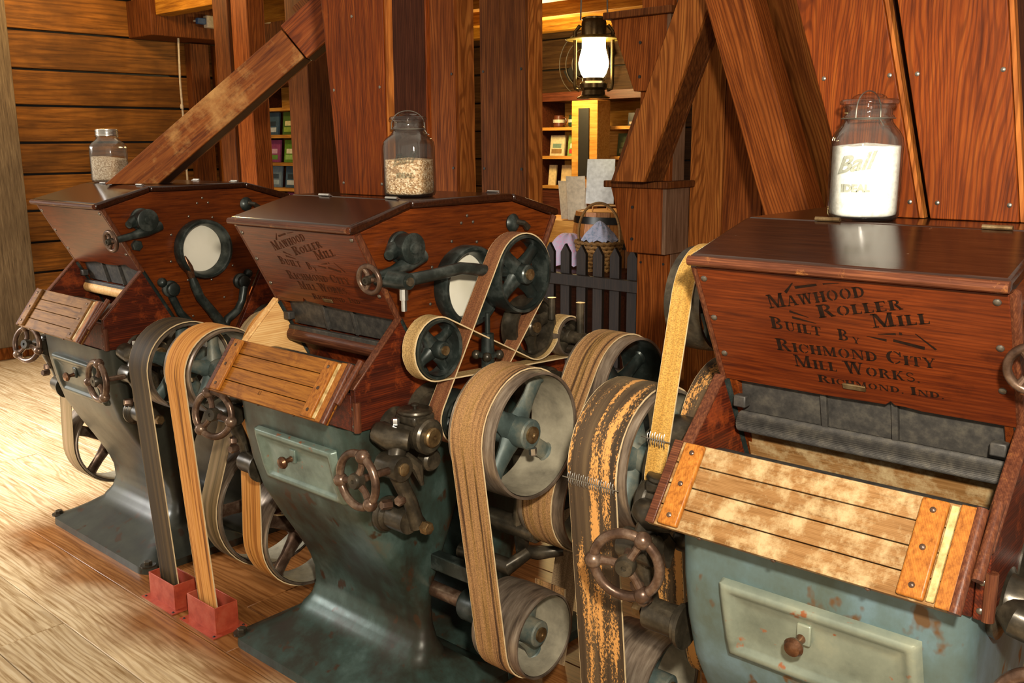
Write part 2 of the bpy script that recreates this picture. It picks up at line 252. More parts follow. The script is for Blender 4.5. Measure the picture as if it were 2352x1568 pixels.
# ------------------------------------------------------------------ mesh builder
class MB:
    def __init__(s): s.v = []; s.f = []
    def add(s, vs, fs):
        o = len(s.v); s.v += [tuple(p) for p in vs]; s.f += [tuple(i+o for i in f) for f in fs]; return s
    def box(s, x0, x1, y0, y1, z0, z1):
        return s.add([(x0, y0, z0), (x1, y0, z0), (x1, y1, z0), (x0, y1, z0), (x0, y0, z1), (x1, y0, z1), (x1, y1, z1), (x0, y1, z1)],
                     [(3, 2, 1, 0), (4, 5, 6, 7), (0, 1, 5, 4), (1, 2, 6, 5), (2, 3, 7, 6), (3, 0, 4, 7)])
    def obox(s, c, a, b, n, ha, hb, hn):
        c, a, b, n = map(Vector, (c, a, b, n)); vs = []
        for sn in (-1, 1):
            for sa, sb in ((-1, -1), (1, -1), (1, 1), (-1, 1)): vs.append(c+a*ha*sa+b*hb*sb+n*hn*sn)
        fs = [(3, 2, 1, 0), (4, 5, 6, 7), (0, 1, 5, 4), (1, 2, 6, 5), (2, 3, 7, 6), (3, 0, 4, 7)]
        if a.cross(b).dot(n) < 0: fs = [tuple(reversed(f)) for f in fs]
        return s.add(vs, fs)
    def prism(s, poly, ax, a, b):
        """poly in the two other axes (cyclic order yz / zx / xy), extruded from a to b along ax"""
        n = len(poly); ar = sum(poly[i][0]*poly[(i+1) % n][1]-poly[(i+1) % n][0]*poly[i][1] for i in range(n))
        if ar < 0: poly = poly[::-1]
        if a > b: a, b = b, a
        def pt(p, h): return {'x': (h, p[0], p[1]), 'y': (p[1], h, p[0]), 'z': (p[0], p[1], h)}[ax]
        vs = [pt(p, a) for p in poly]+[pt(p, b) for p in poly]
        return s.add(vs, [tuple(range(n-1, -1, -1)), tuple(range(n, 2*n))]+[(i, (i+1) % n, n+(i+1) % n, n+i) for i in range(n)])
    def loft(s, rings, closed=False, caps=True):
        n = len(rings[0]); o = len(s.v); fs = []
        vs = [p for r in rings for p in r]; k = len(rings)
        for i in range(k if closed else k-1):
            j = (i+1) % k
            for a in range(n): b = (a+1) % n; fs.append((i*n+a, i*n+b, j*n+b, j*n+a))
        if caps and not closed: fs += [tuple(range(n-1, -1, -1)), tuple(range((k-1)*n, k*n))]
        return s.add(vs, fs)
    def tube(s, path, r, n=10, closed=False, caps=True):
        P = [Vector(p) for p in path]; k = len(P); R = r if isinstance(r, (list, tuple)) else [r]*k; rings = []; ref = None
        for i in range(k):
            if closed: d = P[(i+1) % k]-P[i-1]
            else: d = P[min(i+1, k-1)]-P[max(i-1, 0)]
            d = d.normalized() if d.length > 1e-9 else Vector((0, 0, 1))
            if ref is None: ref = d.orthogonal().normalized()
            ref = (ref-d*ref.dot(d)); ref = ref.normalized() if ref.length > 1e-6 else d.orthogonal().normalized()
            q = d.cross(ref); rings.append([P[i]+(ref*math.cos(2*PI*a/n)+q*math.sin(2*PI*a/n))*R[i] for a in range(n)])
        return s.loft(rings, closed, caps)
    def cyl(s, p0, p1, r0, r1=None, n=20): return s.tube([p0, p1], [r0, r0 if r1 is None else r1], n)
    def lathe(s, prof, c, ax=(0, 0, 1), n=28, a0=0):
        """prof: list of (radius, height along ax); closed profile not required"""
        c = Vector(c); ax = Vector(ax).normalized(); e = ax.orthogonal().normalized(); q = ax.cross(e)
        rings = [[c+ax*h+(e*math.cos(2*PI*a/n+a0)+q*math.sin(2*PI*a/n+a0))*max(r, 1e-5) for a in range(n)] for r, h in prof]
        return s.loft(rings, False, True)
    def lathe_closed(s, prof, c, ax, n=40):
        c = Vector(c); ax = Vector(ax).normalized(); e = ax.orthogonal().normalized(); q = ax.cross(e)
        rings = [[c+ax*h+(e*math.cos(2*PI*a/n)+q*math.sin(2*PI*a/n))*r for a in range(n)] for r, h in prof]
        return s.loft(rings, True, False)
    def ball(s, c, r, n=14, sc=(1, 1, 1)):
        k = n//2; rings = []
        for i in range(k+1):
            t = PI*i/k; rr = max(math.sin(t), 1e-4)
            rings.append([(c[0]+r*sc[0]*rr*math.cos(2*PI*a/n), c[1]+r*sc[1]*rr*math.sin(2*PI*a/n), c[2]-r*sc[2]*math.cos(t)) for a in range(n)])
        return s.loft(rings)
    def torus(s, c, ax, R, r, n=32, k=10):
        c = Vector(c); ax = Vector(ax).normalized(); e = ax.orthogonal().normalized(); q = ax.cross(e)
        return s.tube([c+(e*math.cos(2*PI*i/n)+q*math.sin(2*PI*i/n))*R for i in range(n)], r, k, True)
    def build(s, name, mat, parent=None, bev=0, smooth=True, ang=35, seg=2):
        me = bpy.data.meshes.new(name); me.from_pydata(s.v, [], s.f); me.materials.append(mat)
        if smooth:
            me.polygons.foreach_set('use_smooth', [True]*len(me.polygons)); me.set_sharp_from_angle(angle=math.radians(ang))
        o = bpy.data.objects.new(name, me); COL.objects.link(o)
        if parent: o.parent = parent
        if bev:
            b = o.modifiers.new('bevel', 'BEVEL'); b.width = bev; b.segments = seg; b.limit_method = 'ANGLE'; b.angle_limit = math.radians(40); b.harden_normals = False
        return o
def tag(o, label=None, cat=None, group=None, kind=None):
    for k, v in (('label', label), ('category', cat), ('group', group), ('kind', kind)):
        if v: o[k] = v
    return o
def empty(name, loc=(0, 0, 0), rz=0):
    o = bpy.data.objects.new(name, None); COL.objects.link(o); o.location = loc; o.rotation_euler = (0, 0, rz); o.empty_display_size = .1; return o
def share(o, name, loc, parent=None, rz=0, sc=None):
    c = bpy.data.objects.new(name, o.data); COL.objects.link(c); c.location = loc; c.rotation_euler = (0, 0, rz)
    for md in o.modifiers:
        k = c.modifiers.new(md.name, md.type)
        if md.type == 'BEVEL': k.width = md.width; k.segments = md.segments; k.limit_method = 'ANGLE'; k.angle_limit = md.angle_limit
    if sc: c.scale = sc
    if parent: c.parent = parent
    return c

# ================================================================== setting
floor = MB().box(-4.3, 5.2, -2.6, 6.3, -.08, -.03).build('floor', M['black'], None); tag(floor, kind='structure')
lines = [-2.6, -2.32, -2.08, -1.82, -1.57, -1.31, -1.06, -.86, -.637, -.402, -.13, .10, .34, .58, .82, 1.06, 1.3, 1.54, 1.78, 2.02, 2.3, 2.58, 2.86, 3.14, 3.42, 3.7, 4.0, 4.3, 4.6, 4.9, 5.2, 5.5, 5.8, 6.3]
for i in range(len(lines)-1):
    y0, y1 = lines[i]+.0015, lines[i+1]-.0015
    x = -4.3
    while x < 5.2:
        L = random.uniform(2.4, 4.2); x1 = min(5.2, x+L)
        mt = M['fl']
        MB().box(x, x1-.002, y0, y1, -.03, random.uniform(-.0008, 0)).build('floor_plank', mt, floor, .002, True, 35, 1); x = x1
# left wall: wide amber boards with open dark joints
wl = MB().box(-4.1, -3.96, -.9, 6.2, 0, 3.3).build('wall_left', M['black'], None); tag(wl, kind='structure')
zz = [0.0, .10, .372, .662, .907, 1.161, 1.452, 1.701, 1.99, 2.27, 2.568, 2.87, 3.3]
for i in range(len(zz)-1):
    y = 1.2
    for y1 in ((3.6+.5*math.sin(i*2.1)), 6.2):
        MB().box(-3.96, -3.9-random.uniform(0, .01), y+.003, y1, zz[i]+.009, zz[i+1]-.009).build('wall_board', M['wl'], wl, .004, True, 35, 1); y = y1
bb = MB().box(-3.9, -3.86, -.9, 6.2, 0, .11).build('baseboard_left', M['tr2'], None, .004); tag(bb, kind='structure')
tr = MB().box(-3.9, -3.78, -.9, 1.43, .11, 3.3).build('trim_1', M['gry'], None, .006); tag(tr, kind='structure')
for k, (y0, y1, d, mt) in enumerate(((2.96, 3.14, .10, 'tr3'), (3.22, 3.36, .12, 'tr2'), (4.35, 4.5, .1, 'tr3'))):
    t_ = MB().box(-3.9, -3.9+d, y0, y1, 0, 2.55).build('trim_%d' % (k+2), M[mt], None, .004); tag(t_, kind='structure')
t_ = MB().box(-3.9, -3.5, 2.45, 4.5, 2.56, 2.86).build('trim_5', M['tr3'], None, .008); tag(t_, kind='structure')
# back wall
wb = MB().box(-4.1, 5.2, 6.2, 6.3, 0, 3.3).build('wall_back', M['black'], None); tag(wb, kind='structure')
for i in range(11):
    MB().box(-3.9, 5.2, 6.15, 6.2, i*.3+.006, i*.3+.294).build('wall_board', M['wb'], wb, .004, True, 35, 1)
# ceiling over the back room: boards on joists
ce = MB().box(-4.1, 5.2, 2.35, 6.3, 3.02, 3.1).build('ceiling', M['beam'], None); tag(ce, kind='structure')
for i in range(11):
    MB().box(-3.9, 5.2, 2.35+i*.36, 2.35+i*.36+.354, 3.0, 3.02).build('ceiling_board', M['beam'], ce, .002, True, 35, 1)
for i in range(5):
    y = 2.5+i*.8
    t_ = MB().box(-3.9, 5.2, y, y+.14, 2.72, 3.0).build('trim_%d' % (6+i), M['beam'], None, .006); tag(t_, kind='structure')
# fir plank partition behind the near mill
wp = MB().box(1.87, 5.2, 2.10, 2.16, 0, 3.3).build('wall_partition', M['tr3'], None); tag(wp, kind='structure')
x = 1.87
for k, w in enumerate((.165, .19, .2, .2, .22, .2, .24, .2, .22, .24, .22, .2, .24, .2, .22, .2)):
    x1 = min(5.2, x+w)
    if x1-x > .03: MB().box(x+.002, x1-.002, 2.05, 2.10-.0005, 0, 3.3).build('wall_board', M[('tr2', 'tr1', 'tr1', 'tr3')[k % 4]], wp, .003, True, 35, 1)
    x = x1

# ================================================================== timbers behind the mills
def trunk(name, x0, x1, y0, y1, z0, z1, mf, ms, label, joint=True):
    """boxed wooden elevator leg: four boards, nails"""
    r = empty(name, ((x0+x1)/2, (y0+y1)/2, 0)); ox, oy = (x0+x1)/2, (y0+y1)/2
    def b(n, a, c, d, e, m): 
        o = MB().box(a-ox, c-ox, d-oy, e-oy, z0, z1).build(n, M[m], r, .002, True, 35, 1); return o
    w = x1-x0; s = .45 if joint else 1
    if joint:
        b('front_board', x0, x0+w*s-.001, y0, y0+.025, mf); b('front_board', x0+w*s+.001, x1, y0+.002, y0+.025, mf)
    else: b('front_board', x0, x1, y0, y0+.025, mf)
    b('side_board', x1-.025, x1-.0005, y0+.0255, y1-.0005, ms); b('side_board', x0+.0005, x0+.025, y0+.0255, y1-.0005, ms); b('back_board', x0+.026, x1-.026, y1-.025, y1, mf)
    for k in range(7):
        z = z0+.3+k*.42
        for xx in (x0+.02, x1-.02):
            if z < z1: MB().cyl((xx-ox, y0-oy-.002, z), (xx-ox, y0-oy+.004, z), .006, n=8).build('nail', M['black'], r)
    return tag(r, label, 'elevator leg', 'boxed wooden elevator legs')
trunk('elevator_leg', .651, .964, 1.5, 1.63, 0, 3.3, 'tr1', 'tr2', 'boxed fir elevator leg just right of the middle jar of grain')  # lighter side boards: the light on that face is put into their colour
trunk('elevator_leg', 1.123, 1.385, 1.5, 1.62, 0, 3.3, 'tr3', 'tr2', 'dark boxed fir elevator leg left of the hanging lantern')  # side boards lighter than the front, painting in the light on that side
LEG3 = trunk('elevator_leg', 1.69, 1.85, 1.92, 2.04, 0, 3.3, 'tr1', 'grl', 'boxed fir elevator leg with two flared hoppers right of the lantern', False)
def flare(z0, z1, xl, xr, tl):
    X0, Y0 = LEG3.location.x, LEG3.location.y; Q = 1.9-Y0
    def pr(P, y0, y1, n, m, par, bev=.002): return MB().prism([(z, x-X0) for x, z in P], 'y', y0+Q, y1+Q).build(n, M[m], par, bev)
    h = pr([(xl, z1), (xr, z1), (xr, z0), (tl, z0)], -.045, -.02, 'flared_hopper', 'tr1', LEG3, .003)
    pr([(xl, z1), (xl+.02, z1), (tl+.02, z0), (tl, z0)], -.0195, .14, 'side_board', 'tr3', h)
    pr([(xr-.0005, z1), (xr+.018, z1), (xr+.018, z0), (xr-.0005, z0)], -.045, .14, 'side_board', 'grl', h)
    pr([(xl-.02, z1+.03), (xr+.04, z1+.03), (xr+.04, z1+.0005), (xl-.02, z1+.0005)], -.075, .15, 'rim_board', 'tr3', h, .004)
    for (a, b_) in ((.03, .06), (.03, .2)):
        MB().cyl((tl-X0+a, -.05+Q, z0+b_), (tl-X0+a, -.04+Q, z0+b_), .007, n=8).build('nail', M['black'], h)
flare(1.885, 2.19, 1.57, 1.86, 1.70); flare(1.19, 1.475, 1.585, 1.86, 1.675)
def brace(name, p0, p1, w, d, mf, label, wide=(1, 0, 0), roll=0, notch=False):
    """square timber from p0 to p1; broad face towards -y"""
    p0, p1 = Vector(p0), Vector(p1); L = (p1-p0).length; z = (p1-p0).normalized(); y = Vector((0, 1, 0)); x = y.cross(z).normalized(); y = z.cross(x)
    o = MB().box(-w/2, w/2, -d/2, d/2, 0, L).build(name, M[mf], None, .006)
    o.matrix_world = Matrix((x, y, z)).transposed().to_4x4(); o.location = p0
    return tag(o, label, 'timber brace')
r = empty('wooden_spout', (1.84, 1.70, 1.508))
for (y0, y1, x0, w, mt, nm) in ((0, .02, -.125, .15, 'tr2', 'front_board'), (.0205, .13, .004, .02, 'tr3', 'side_board'), (.0205, .13, -.123, .02, 'tr3', 'side_board'), (.1305, .15, -.125, .15, 'tr3', 'back_board')):
    MB().prism([(0, x0), (0, x0+w), (1.2, x0+w+.50), (1.2, x0+.50)], 'y', y0, y1).build(nm, M[mt], r, .002)
MB().prism([(.0, -.15), (.0, -.126), (.30, -.001), (.30, -.026)], 'y', .01, .14).build('cleat', M['tr3'], r, .003)
tag(r, 'orange-grained slanting spout rising from the lower flared hopper', 'chute')
brace('diagonal_brace', (2.84, 1.44, .95), (2.19, 1.44, 2.75), .16, .13, 'tr1', 'red-brown diagonal brace leaning behind the nearest mill')
brace('diagonal_brace', (2.96, 1.60, .95), (2.24, 1.60, 2.95), .13, .12, 'tr2', 'second diagonal brace close behind the red-brown one')
def post(x0, x1, y0, y1, z1, mt, label, name='timber_post'):
    o = MB().box(-(x1-x0)/2, (x1-x0)/2, -(y1-y0)/2, (y1-y0)/2, 0, z1).build(name, M[mt], None, .006); o.location = ((x0+x1)/2, (y0+y1)/2, 0)
    return tag(o, label, 'post')
post(-2.16, -1.97, 2.2, 2.34, 3.3, 'tr3', 'dark timber post left of the slanting chute')
post(-1.962, -1.76, 2.22, 2.36, 3.3, 'tr1', 'brown timber post under the slanting chute, beside a darker one')
post(-1.30, -1.08, 2.2, 2.45, 3.3, 'tr3', 'dark square post just left of the middle chute')
post(3.05, 3.3, 1.95, 2.04, 3.3, 'tr3', 'dark post in shadow left of the near twin chutes')
o = MB().box(-.12, .12, -.06, .06, 0, 1.98).build('bookcase_end_panel', M['ply'], None, .004); o.location = (-1.60, 2.62, 0); tag(o, 'black painted upright panel behind the slanting chute', 'panel')

# ================================================================== stencil letters
def arc(cx, cy, rx, ry, a0, a1, tx, ty, n=7):
    """ring sector as quads; thickness tx at the sides, ty at top and bottom"""
    out = []
    for i in range(n):
        q = []
        for k, a in ((0, i), (0, i+1), (1, i+1), (1, i)):
            t = math.radians(a0+(a1-a0)*a/n); q.append((cx+(rx-k*tx)*math.cos(t), cy+(ry-k*ty)*math.sin(t)))
        out.append(q)
    return out
def R_(x0, y0, x1, y1): return [(x0, y0), (x1, y0), (x1, y1), (x0, y1)]
def ser(x, y, w=.40, h=.09): return R_(x-w/2, y, x+w/2, y+h)
def stem(x, t=.25): return [R_(x-t/2, 0, x+t/2, 1), ser(x, 0), ser(x, .91)]
def dg(x0, x1, t, y0=0, y1=1): return [(x0, y0), (x0+t, y0), (x1+t, y1), (x1, y1)]
G = {
 'I': (.42, stem(.2)), 'L': (.72, stem(.2)+[R_(.3, 0, .66, .08), [(.56, .08), (.66, .08), (.66, .32)]]),
 'H': (.95, stem(.2)+stem(.74)+[R_(.33, .46, .61, .55)]),
 'M': (1.15, [R_(.1, 0, .17, 1), ser(.14, 0, .28), dg(.5, .1, .19), dg(.5, .82, .08), R_(.8, 0, 1.0, 1), ser(.9, 0), ser(.12, .93, .24), ser(.92, .93, .24)]),
 'A': (.9, [dg(.02, .36, .08), dg(.62, .33, .2), R_(.2, .28, .66, .36), ser(.07, 0, .26), ser(.72, 0)]),
 'W': (1.25, [dg(.32, .06, .19), dg(.32, .52, .08), dg(.78, .52, .19), dg(.78, 1.02, .08), ser(.15, .93), ser(.6, .93), ser(1.05, .93, .26)]),
 'O': (.95, arc(.45, .5, .43, .5, 100, 260, .2, .08)+arc(.45, .5, .43, .5, -80, 80, .2, .08)),
 'D': (.95, stem(.2)+arc(.36, .5, .5, .5, -88, 88, .2, .08)),
 'R': (.95, stem(.2)+arc(.36, .75, .36, .25, -88, 88, .18, .07)+[dg(.66, .38, .2, 0, .5), ser(.76, 0, .26)]),
 'B': (.88, stem(.2)+arc(.36, .76, .36, .24, -86, 86, .18, .07)+arc(.36, .27, .42, .27, -86, 86, .19, .07)),
 'E': (.8, stem(.2)+[R_(.33, 0, .7, .08), R_(.33, .92, .7, 1), R_(.33, .46, .55, .54), [(.6, .08), (.7, .08), (.7, .3)], [(.7, .7), (.7, .92), (.6, .92)]]),
 'U': (.95, [R_(.1, .25, .3, 1), ser(.2, .93), R_(.68, .25, .76, 1), ser(.72, .93, .26)]+arc(.43, .3, .33, .3, 185, 268, .2, .08)+arc(.43, .3, .33, .3, 275, 355, .08, .08)),
 'T': (.82, [R_(.3, 0, .5, 1), ser(.4, 0), R_(.03, .92, .27, 1), R_(.53, .92, .77, 1), [(.03, .7), (.13, .92), (.03, .92)], [(.67, .92), (.77, .7), (.77, .92)]]),
 'Y': (.85, [R_(.32, 0, .52, .45), ser(.42, 0), dg(.34, .04, .18, .45, 1), dg(.46, .7, .08, .45, 1), ser(.13, .93, .3), ser(.74, .93, .22)]),
 'C': (.88, arc(.45, .5, .42, .5, 100, 260, .2, .08)+arc(.45, .5, .38, .5, 30, 85, .08, .08)+arc(.45, .5, .38, .5, -85, -30, .08, .08)+[R_(.76, .6, .84, .95)]),
 'N': (1.0, [R_(.12, 0, .19, 1), ser(.16, 0, .28), dg(.7, .12, .2), R_(.8, 0, .87, 1), ser(.84, .93, .28), ser(.12, .93, .22)]),
 'S': (.75, arc(.37, .74, .3, .26, 20, 250, .1, .08)+arc(.37, .27, .33, .27, -160, 70, .12, .08)+[dg(.5, .1, .14, .4, .62)]),
 'K': (.95, stem(.2)+[dg(.32, .66, .08, .42, 1), dg(.66, .36, .2, 0, .56), ser(.78, 0, .28), ser(.72, .93, .26)]),
 '.': (.3, [R_(.05, 0, .2, .15)]), ',': (.3, [[(.05, -.12), (.2, .02), (.2, .15), (.05, .15)]]), ' ': (.45, []), '6': (.7, arc(.33, .3, .28, .3, 0, 360, .12, .08, 12)+arc(.45, .5, .4, .5, 100, 180, .12, .08)), '3': (.7, arc(.3, .74, .28, .26, -80, 150, .12, .08)+arc(.3, .27, .3, .27, -150, 80, .12, .08)),
}
def letters(mb, text, o, eu, ev, h, length, small=.74):
    """first letter of each word tall, the rest small capitals, fitted to a length"""
    seq = []; x = 0; first = True
    for ch in text:
        if ch == ' ': x += .38; first = True; continue
        k = 1 if first else small; first = False
        w, pol = G[ch.upper()]
        for p in pol: seq.append([(x+a*k, b*k) for a, b in p])
        x += w*k+.06
    sx = length/x
    for p in seq:
        vs = [Vector(o)+Vector(eu)*(a*sx)+Vector(ev)*(b*h) for a, b in p]
        mb.add(vs, [tuple(range(len(vs)))])

# ================================================================== machine parts
XA = Vector((1, 0, 0))
def hexbolt(mb, c, ax, r, h): return mb.lathe([(r, 0), (r, h*.85), (r*.86, h)], c, ax, 6)
def screw(parent, c, ax, r=.007, mat='scr', name='screw'):
    return MB().lathe([(r, 0), (r*.9, r*.35), (r*.55, r*.6), (.0005, r*.7)], c, ax, 12).build(name, M[mat], parent)
def handwheel(parent, c, ax, R, mat='rust', tube=.0105, balls=True, a0=.3, ns=3, hub=.022):
    c = Vector(c); ax = Vector(ax).normalized(); e = (Vector((0, 0, 1))-ax*ax.z).normalized(); q = ax.cross(e)
    o = MB().torus(c, ax, R, tube, 40, 12).build('handwheel', M[mat], parent)
    MB().lathe([(hub*.7, -.014), (hub, -.008), (hub, .012), (hub*.85, .018), (.006, .018), (.005, .014)], c, ax, 20).build('hub', M['dark'], o)
    for k in range(ns):
        a = a0+2*PI*k/ns; d = e*math.cos(a)+q*math.sin(a)
        MB().tube([c+d*hub*.7, c+d*R*.5-ax*.004, c+d*R], [tube*.95, tube*.8, tube], 10).build('spoke', M[mat], o)
        if balls: MB().ball(c+d*R, tube*1.75, 16).build('ball', M[mat], o)
    return o
def pulley(parent, x0, x1, y, z, r, th=.008, ns=4, sw=.045, a0=.6, hubr=.044, rim='rim', spk='grn2', hubout=-.018, inner='rimin', taper=.8, shaft=True, capmat='brass', xs=None):
    c = Vector((0, y, z)); w = x1-x0; xm = (x0+x1)/2 if xs is None else xs
    pr = [(r-.002, x0), (r+.001, x0+w*.25), (r+.0015, xm), (r+.001, x1-w*.25), (r-.002, x1), (r-th, x1), (r-th-.002, x1-.012), (r-th-.002, x0+.012), (r-th, x0)]
    o = MB().lathe_closed(pr, c, XA, 56).build('pulley', M[rim], parent)
    MB().lathe_closed([(r-th-.0026, x1-.004), (r-th-.0042, x1-.02), (r-th-.0042, x0+.02), (r-th-.0026, x0+.004)], c, XA, 48).build('rim_lining', M[inner], o)
    MB().lathe([(hubr*.9, xm-.05), (hubr, xm-.045), (hubr, xm+.02), (hubr*.98, x1+hubout-.004), (hubr*.86, x1+hubout)], c, XA, 24).build('hub', M[spk], o)
    for k in range(ns):
        a = a0+2*PI*k/ns; d = Vector((0, math.cos(a), math.sin(a))); tn = Vector((0, -math.sin(a), math.cos(a)))
        rings = []
        for rr, ww, tt in ((hubr*.8, sw*1.25, .022), (hubr*1.4, sw, .017), (r*.6, sw*taper, .013), (r*.88, sw*taper*1.05, .013), (r-th-.003, sw*taper*1.35, .02)):
            rings.append([c+Vector((xm, 0, 0))+d*rr+XA*(tt*math.cos(2*PI*j/12))+tn*(ww/2*math.sin(2*PI*j/12)) for j in range(12)])
        MB().loft(rings).build('spoke', M[spk], o)
    if shaft: MB().lathe([(hubr*.55, x1+hubout-.01), (hubr*.55, x1+hubout+.006), (hubr*.15, x1+hubout+.006), (hubr*.1, x1+hubout+.002)], c, XA, 20).build('shaft_end', M[capmat], o)
    a = a0+PI/ns*2-.9; d = Vector((0, math.cos(-PI/2+.1), math.sin(-PI/2+.1)))
    if r > .13: hexbolt(MB(), c+Vector((x1+hubout*.2-.015, 0, 0))+d*hubr*.9, d, .011, .02).build('set_screw', M['steel'], o)
    return o
def tangent_path(circ, closed=True, step=.16):
    """circ: (y, z, r, s) with s=+1 counter-clockwise, -1 clockwise; r=0 for a free end"""
    n = len(circ); seg = []
    for i in range(n if closed else n-1):
        (y0, z0, r0, s0), (y1, z1, r1, s1) = circ[i], circ[(i+1) % n]
        dx, dz = y1-y0, z1-z0; D = math.hypot(dx, dz); dx /= D; dz /= D; a = max(-1, min(1, (s1*r1-s0*r0)/D)); ph = math.acos(a)
        nx, nz = dx*math.cos(ph)-dz*math.sin(ph), dx*math.sin(ph)+dz*math.cos(ph)
        seg.append(((y0-s0*r0*nx, z0-s0*r0*nz), (y1-s1*r1*nx, z1-s1*r1*nz)))
    P = []
    for i in range(n):
        y, z, r, s = circ[i]
        if closed: pin, pout = seg[i-1][1], seg[i][0]
        else:
            pin = seg[i-1][1] if i else None; pout = seg[i][0] if i < n-1 else None
        if pin is None: P.append(pout); continue
        if pout is None: P.append(pin); continue
        a0 = math.atan2(pin[1]-z, pin[0]-y); a1 = math.atan2(pout[1]-z, pout[0]-y); da = (a1-a0)*s
        while da < 0: da += 2*PI
        while da > 2*PI: da -= 2*PI
        k = max(2, int(da/step)+1)
        for j in range(k+1): P.append((y+r*math.cos(a0+s*da*j/k), z+r*math.sin(a0+s*da*j/k)))
    return P
def belt(name, x0, x1, circ, th, mat, label, off, closed=True, edge='fray', lacing=None, group=None):
    """flat belt swept along its path in the mill frame off=(x,y,rz)"""
    P = tangent_path(circ, closed); n = len(P); V = []; r = MB(); e = MB()
    rings = []
    for i in range(n):
        a = P[i-1] if (closed or i) else P[0]; b = P[(i+1) % n] if (closed or i < n-1) else P[-1]
        d = Vector((b[0]-a[0], b[1]-a[1])); d = d.normalized() if d.length > 1e-9 else Vector((0, 1)); nn = Vector((d.y, -d.x))
        p = Vector(P[i]); q = p+nn*th
        rings.append([(x0, p.x, p.y), (x1, p.x, p.y), (x1, q.x, q.y), (x0, q.x, q.y)])
    r.loft(rings, closed)
    # subdivide long runs is not needed: bump carries the relief
    o = r.build(name, M[mat], None, 0, True, 50)
    o.location = (off[0], off[1], 0); o.rotation_euler = (0, 0, off[2])
    for xx, sg in ((x0, -1), (x1, 1)):
        er = []
        for i in range(n):
            a, b = Vector(rings[i][0 if sg < 0 else 1]), Vector(rings[i][3 if sg < 0 else 2]); c = (a+b)/2; h = (b-a)*.46; rnd = random.uniform(.0004, .0016)
            er.append([c-h, c-h+Vector((sg*rnd, 0, 0)), c+h+Vector((sg*rnd, 0, 0)), c+h])
        MB().loft(er, closed).build('belt_edge', M[edge], o, 0, False)
    if lacing:
        for (ly, lz, dy, dz) in lacing:
            lace(o, x0, x1, Vector((0, ly, lz)), Vector((0, dy, dz)).normalized(), th)
    return tag(o, label, 'drive belt', group)
def lace(o, x0, x1, c, d, th):
    """steel hook lacing across a belt joint, centred at c (on the outer face), d along the belt"""
    nn = Vector((0, d.z, -d.y))
    if nn.y > 0: nn = -nn
    L = MB(); k = int((x1-x0)/.0062)
    for i in range(k):
        x = x0+.004+(x1-x0-.008)*i/(k-1); s = .013+.003*(i % 2)
        for sg in (-1, 1):
            p = c+Vector((x, 0, 0)); sh = Vector((.0012*sg, 0, 0))
            L.tube([p+sh+nn*.003, p+sh+d*sg*s*.5+nn*.0042, p+sh+d*sg*s+nn*.001], .0011, 5)
    L.build('lacing', M['steel'], o)
    MB().tube([c+Vector((x0-.014, 0, 0))+nn*.002, c+Vector((x1+.012, 0, 0))+nn*.002], .0014, 6).build('lacing_pin', M['wire'], o)

OFFS = [(0, 0, 0), (1.57206603, -.05114509, .00423262), (3.17541919, -.04487849, .00857586)]
CX, CY = .28, .42
PV = Vector((0, .138, -.249)).normalized(); PN = Vector((0, -.249, -.138)).normalized()     # down the front panel / out of it
def interp(tab, z):
    for (z0, v0), (z1, v1) in zip(tab, tab[1:]):
        if z1 <= z <= z0: return v0+(v1-v0)*(z0-z)/(z0-z1)
    return tab[-1][1]
FR = [(.897, .285, -.04, .42), (.80, .285, -.033, .42), (.70, .284, -.015, .42), (.6, .282, .015, .405), (.5, .28, .07, .362), (.42, .277, .118, .326), (.34, .274, .162, .292), (.26, .272, .198, .27), (.2, .275, .205, .27), (.155, .288, .188, .28), (.11, .315, .142, .30), (.075, .355, .07, .34), (.05, .395, .015, .39), (.036, .425, -.016, .4195), (.03, .44, -.03, .4195), (0, .442, -.032, .4195)]
def rrect(xh, y0, y1, z, rc=.045, back=False, mir=False):
    rc = min(rc, (y1-y0)*.45); P = []
    for cx, cy, a in ((xh-rc, y0+rc, -90), (xh-(.004 if not back else rc), y1-(.004 if not back else rc), 0), (-xh+(.004 if not back else rc), y1-(.004 if not back else rc), 90), (-xh+rc, y0+rc, 180)):
        rr = rc if (cy < (y0+y1)/2 or back) else .004
        for j in range(6): t = math.radians(a+90*j/5); P.append((CX+cx+rr*math.cos(t), cy+rr*math.sin(t), z))
    if mir: P = [(2*CX-x, 2*CY-y, z) for x, y, z in P]
    return P
def frame(root, mat, rear):
    # smooth the section table with a fine step so the casting reads as one curve
    secs = []
    for i in range(len(FR)-1):
        for k in range(3 if i < 12 else 1):
            t = k/3 if i < 12 else 0; secs.append([FR[i][j]+(FR[i+1][j]-FR[i][j])*t for j in range(4)])
    secs.append(FR[-1])
    rings = [rrect(s[1], s[2], s[3], s[0], .05 if s[0] > .12 else .07, s[0] < .6 and s[0] > .09, rear) for s in secs][::-1]
    return MB().loft(rings).build('rear_frame' if rear else 'front_frame', mat, root, 0, True, 50)
def yfront(z): return interp([(s[0], s[2]) for s in FR], z)
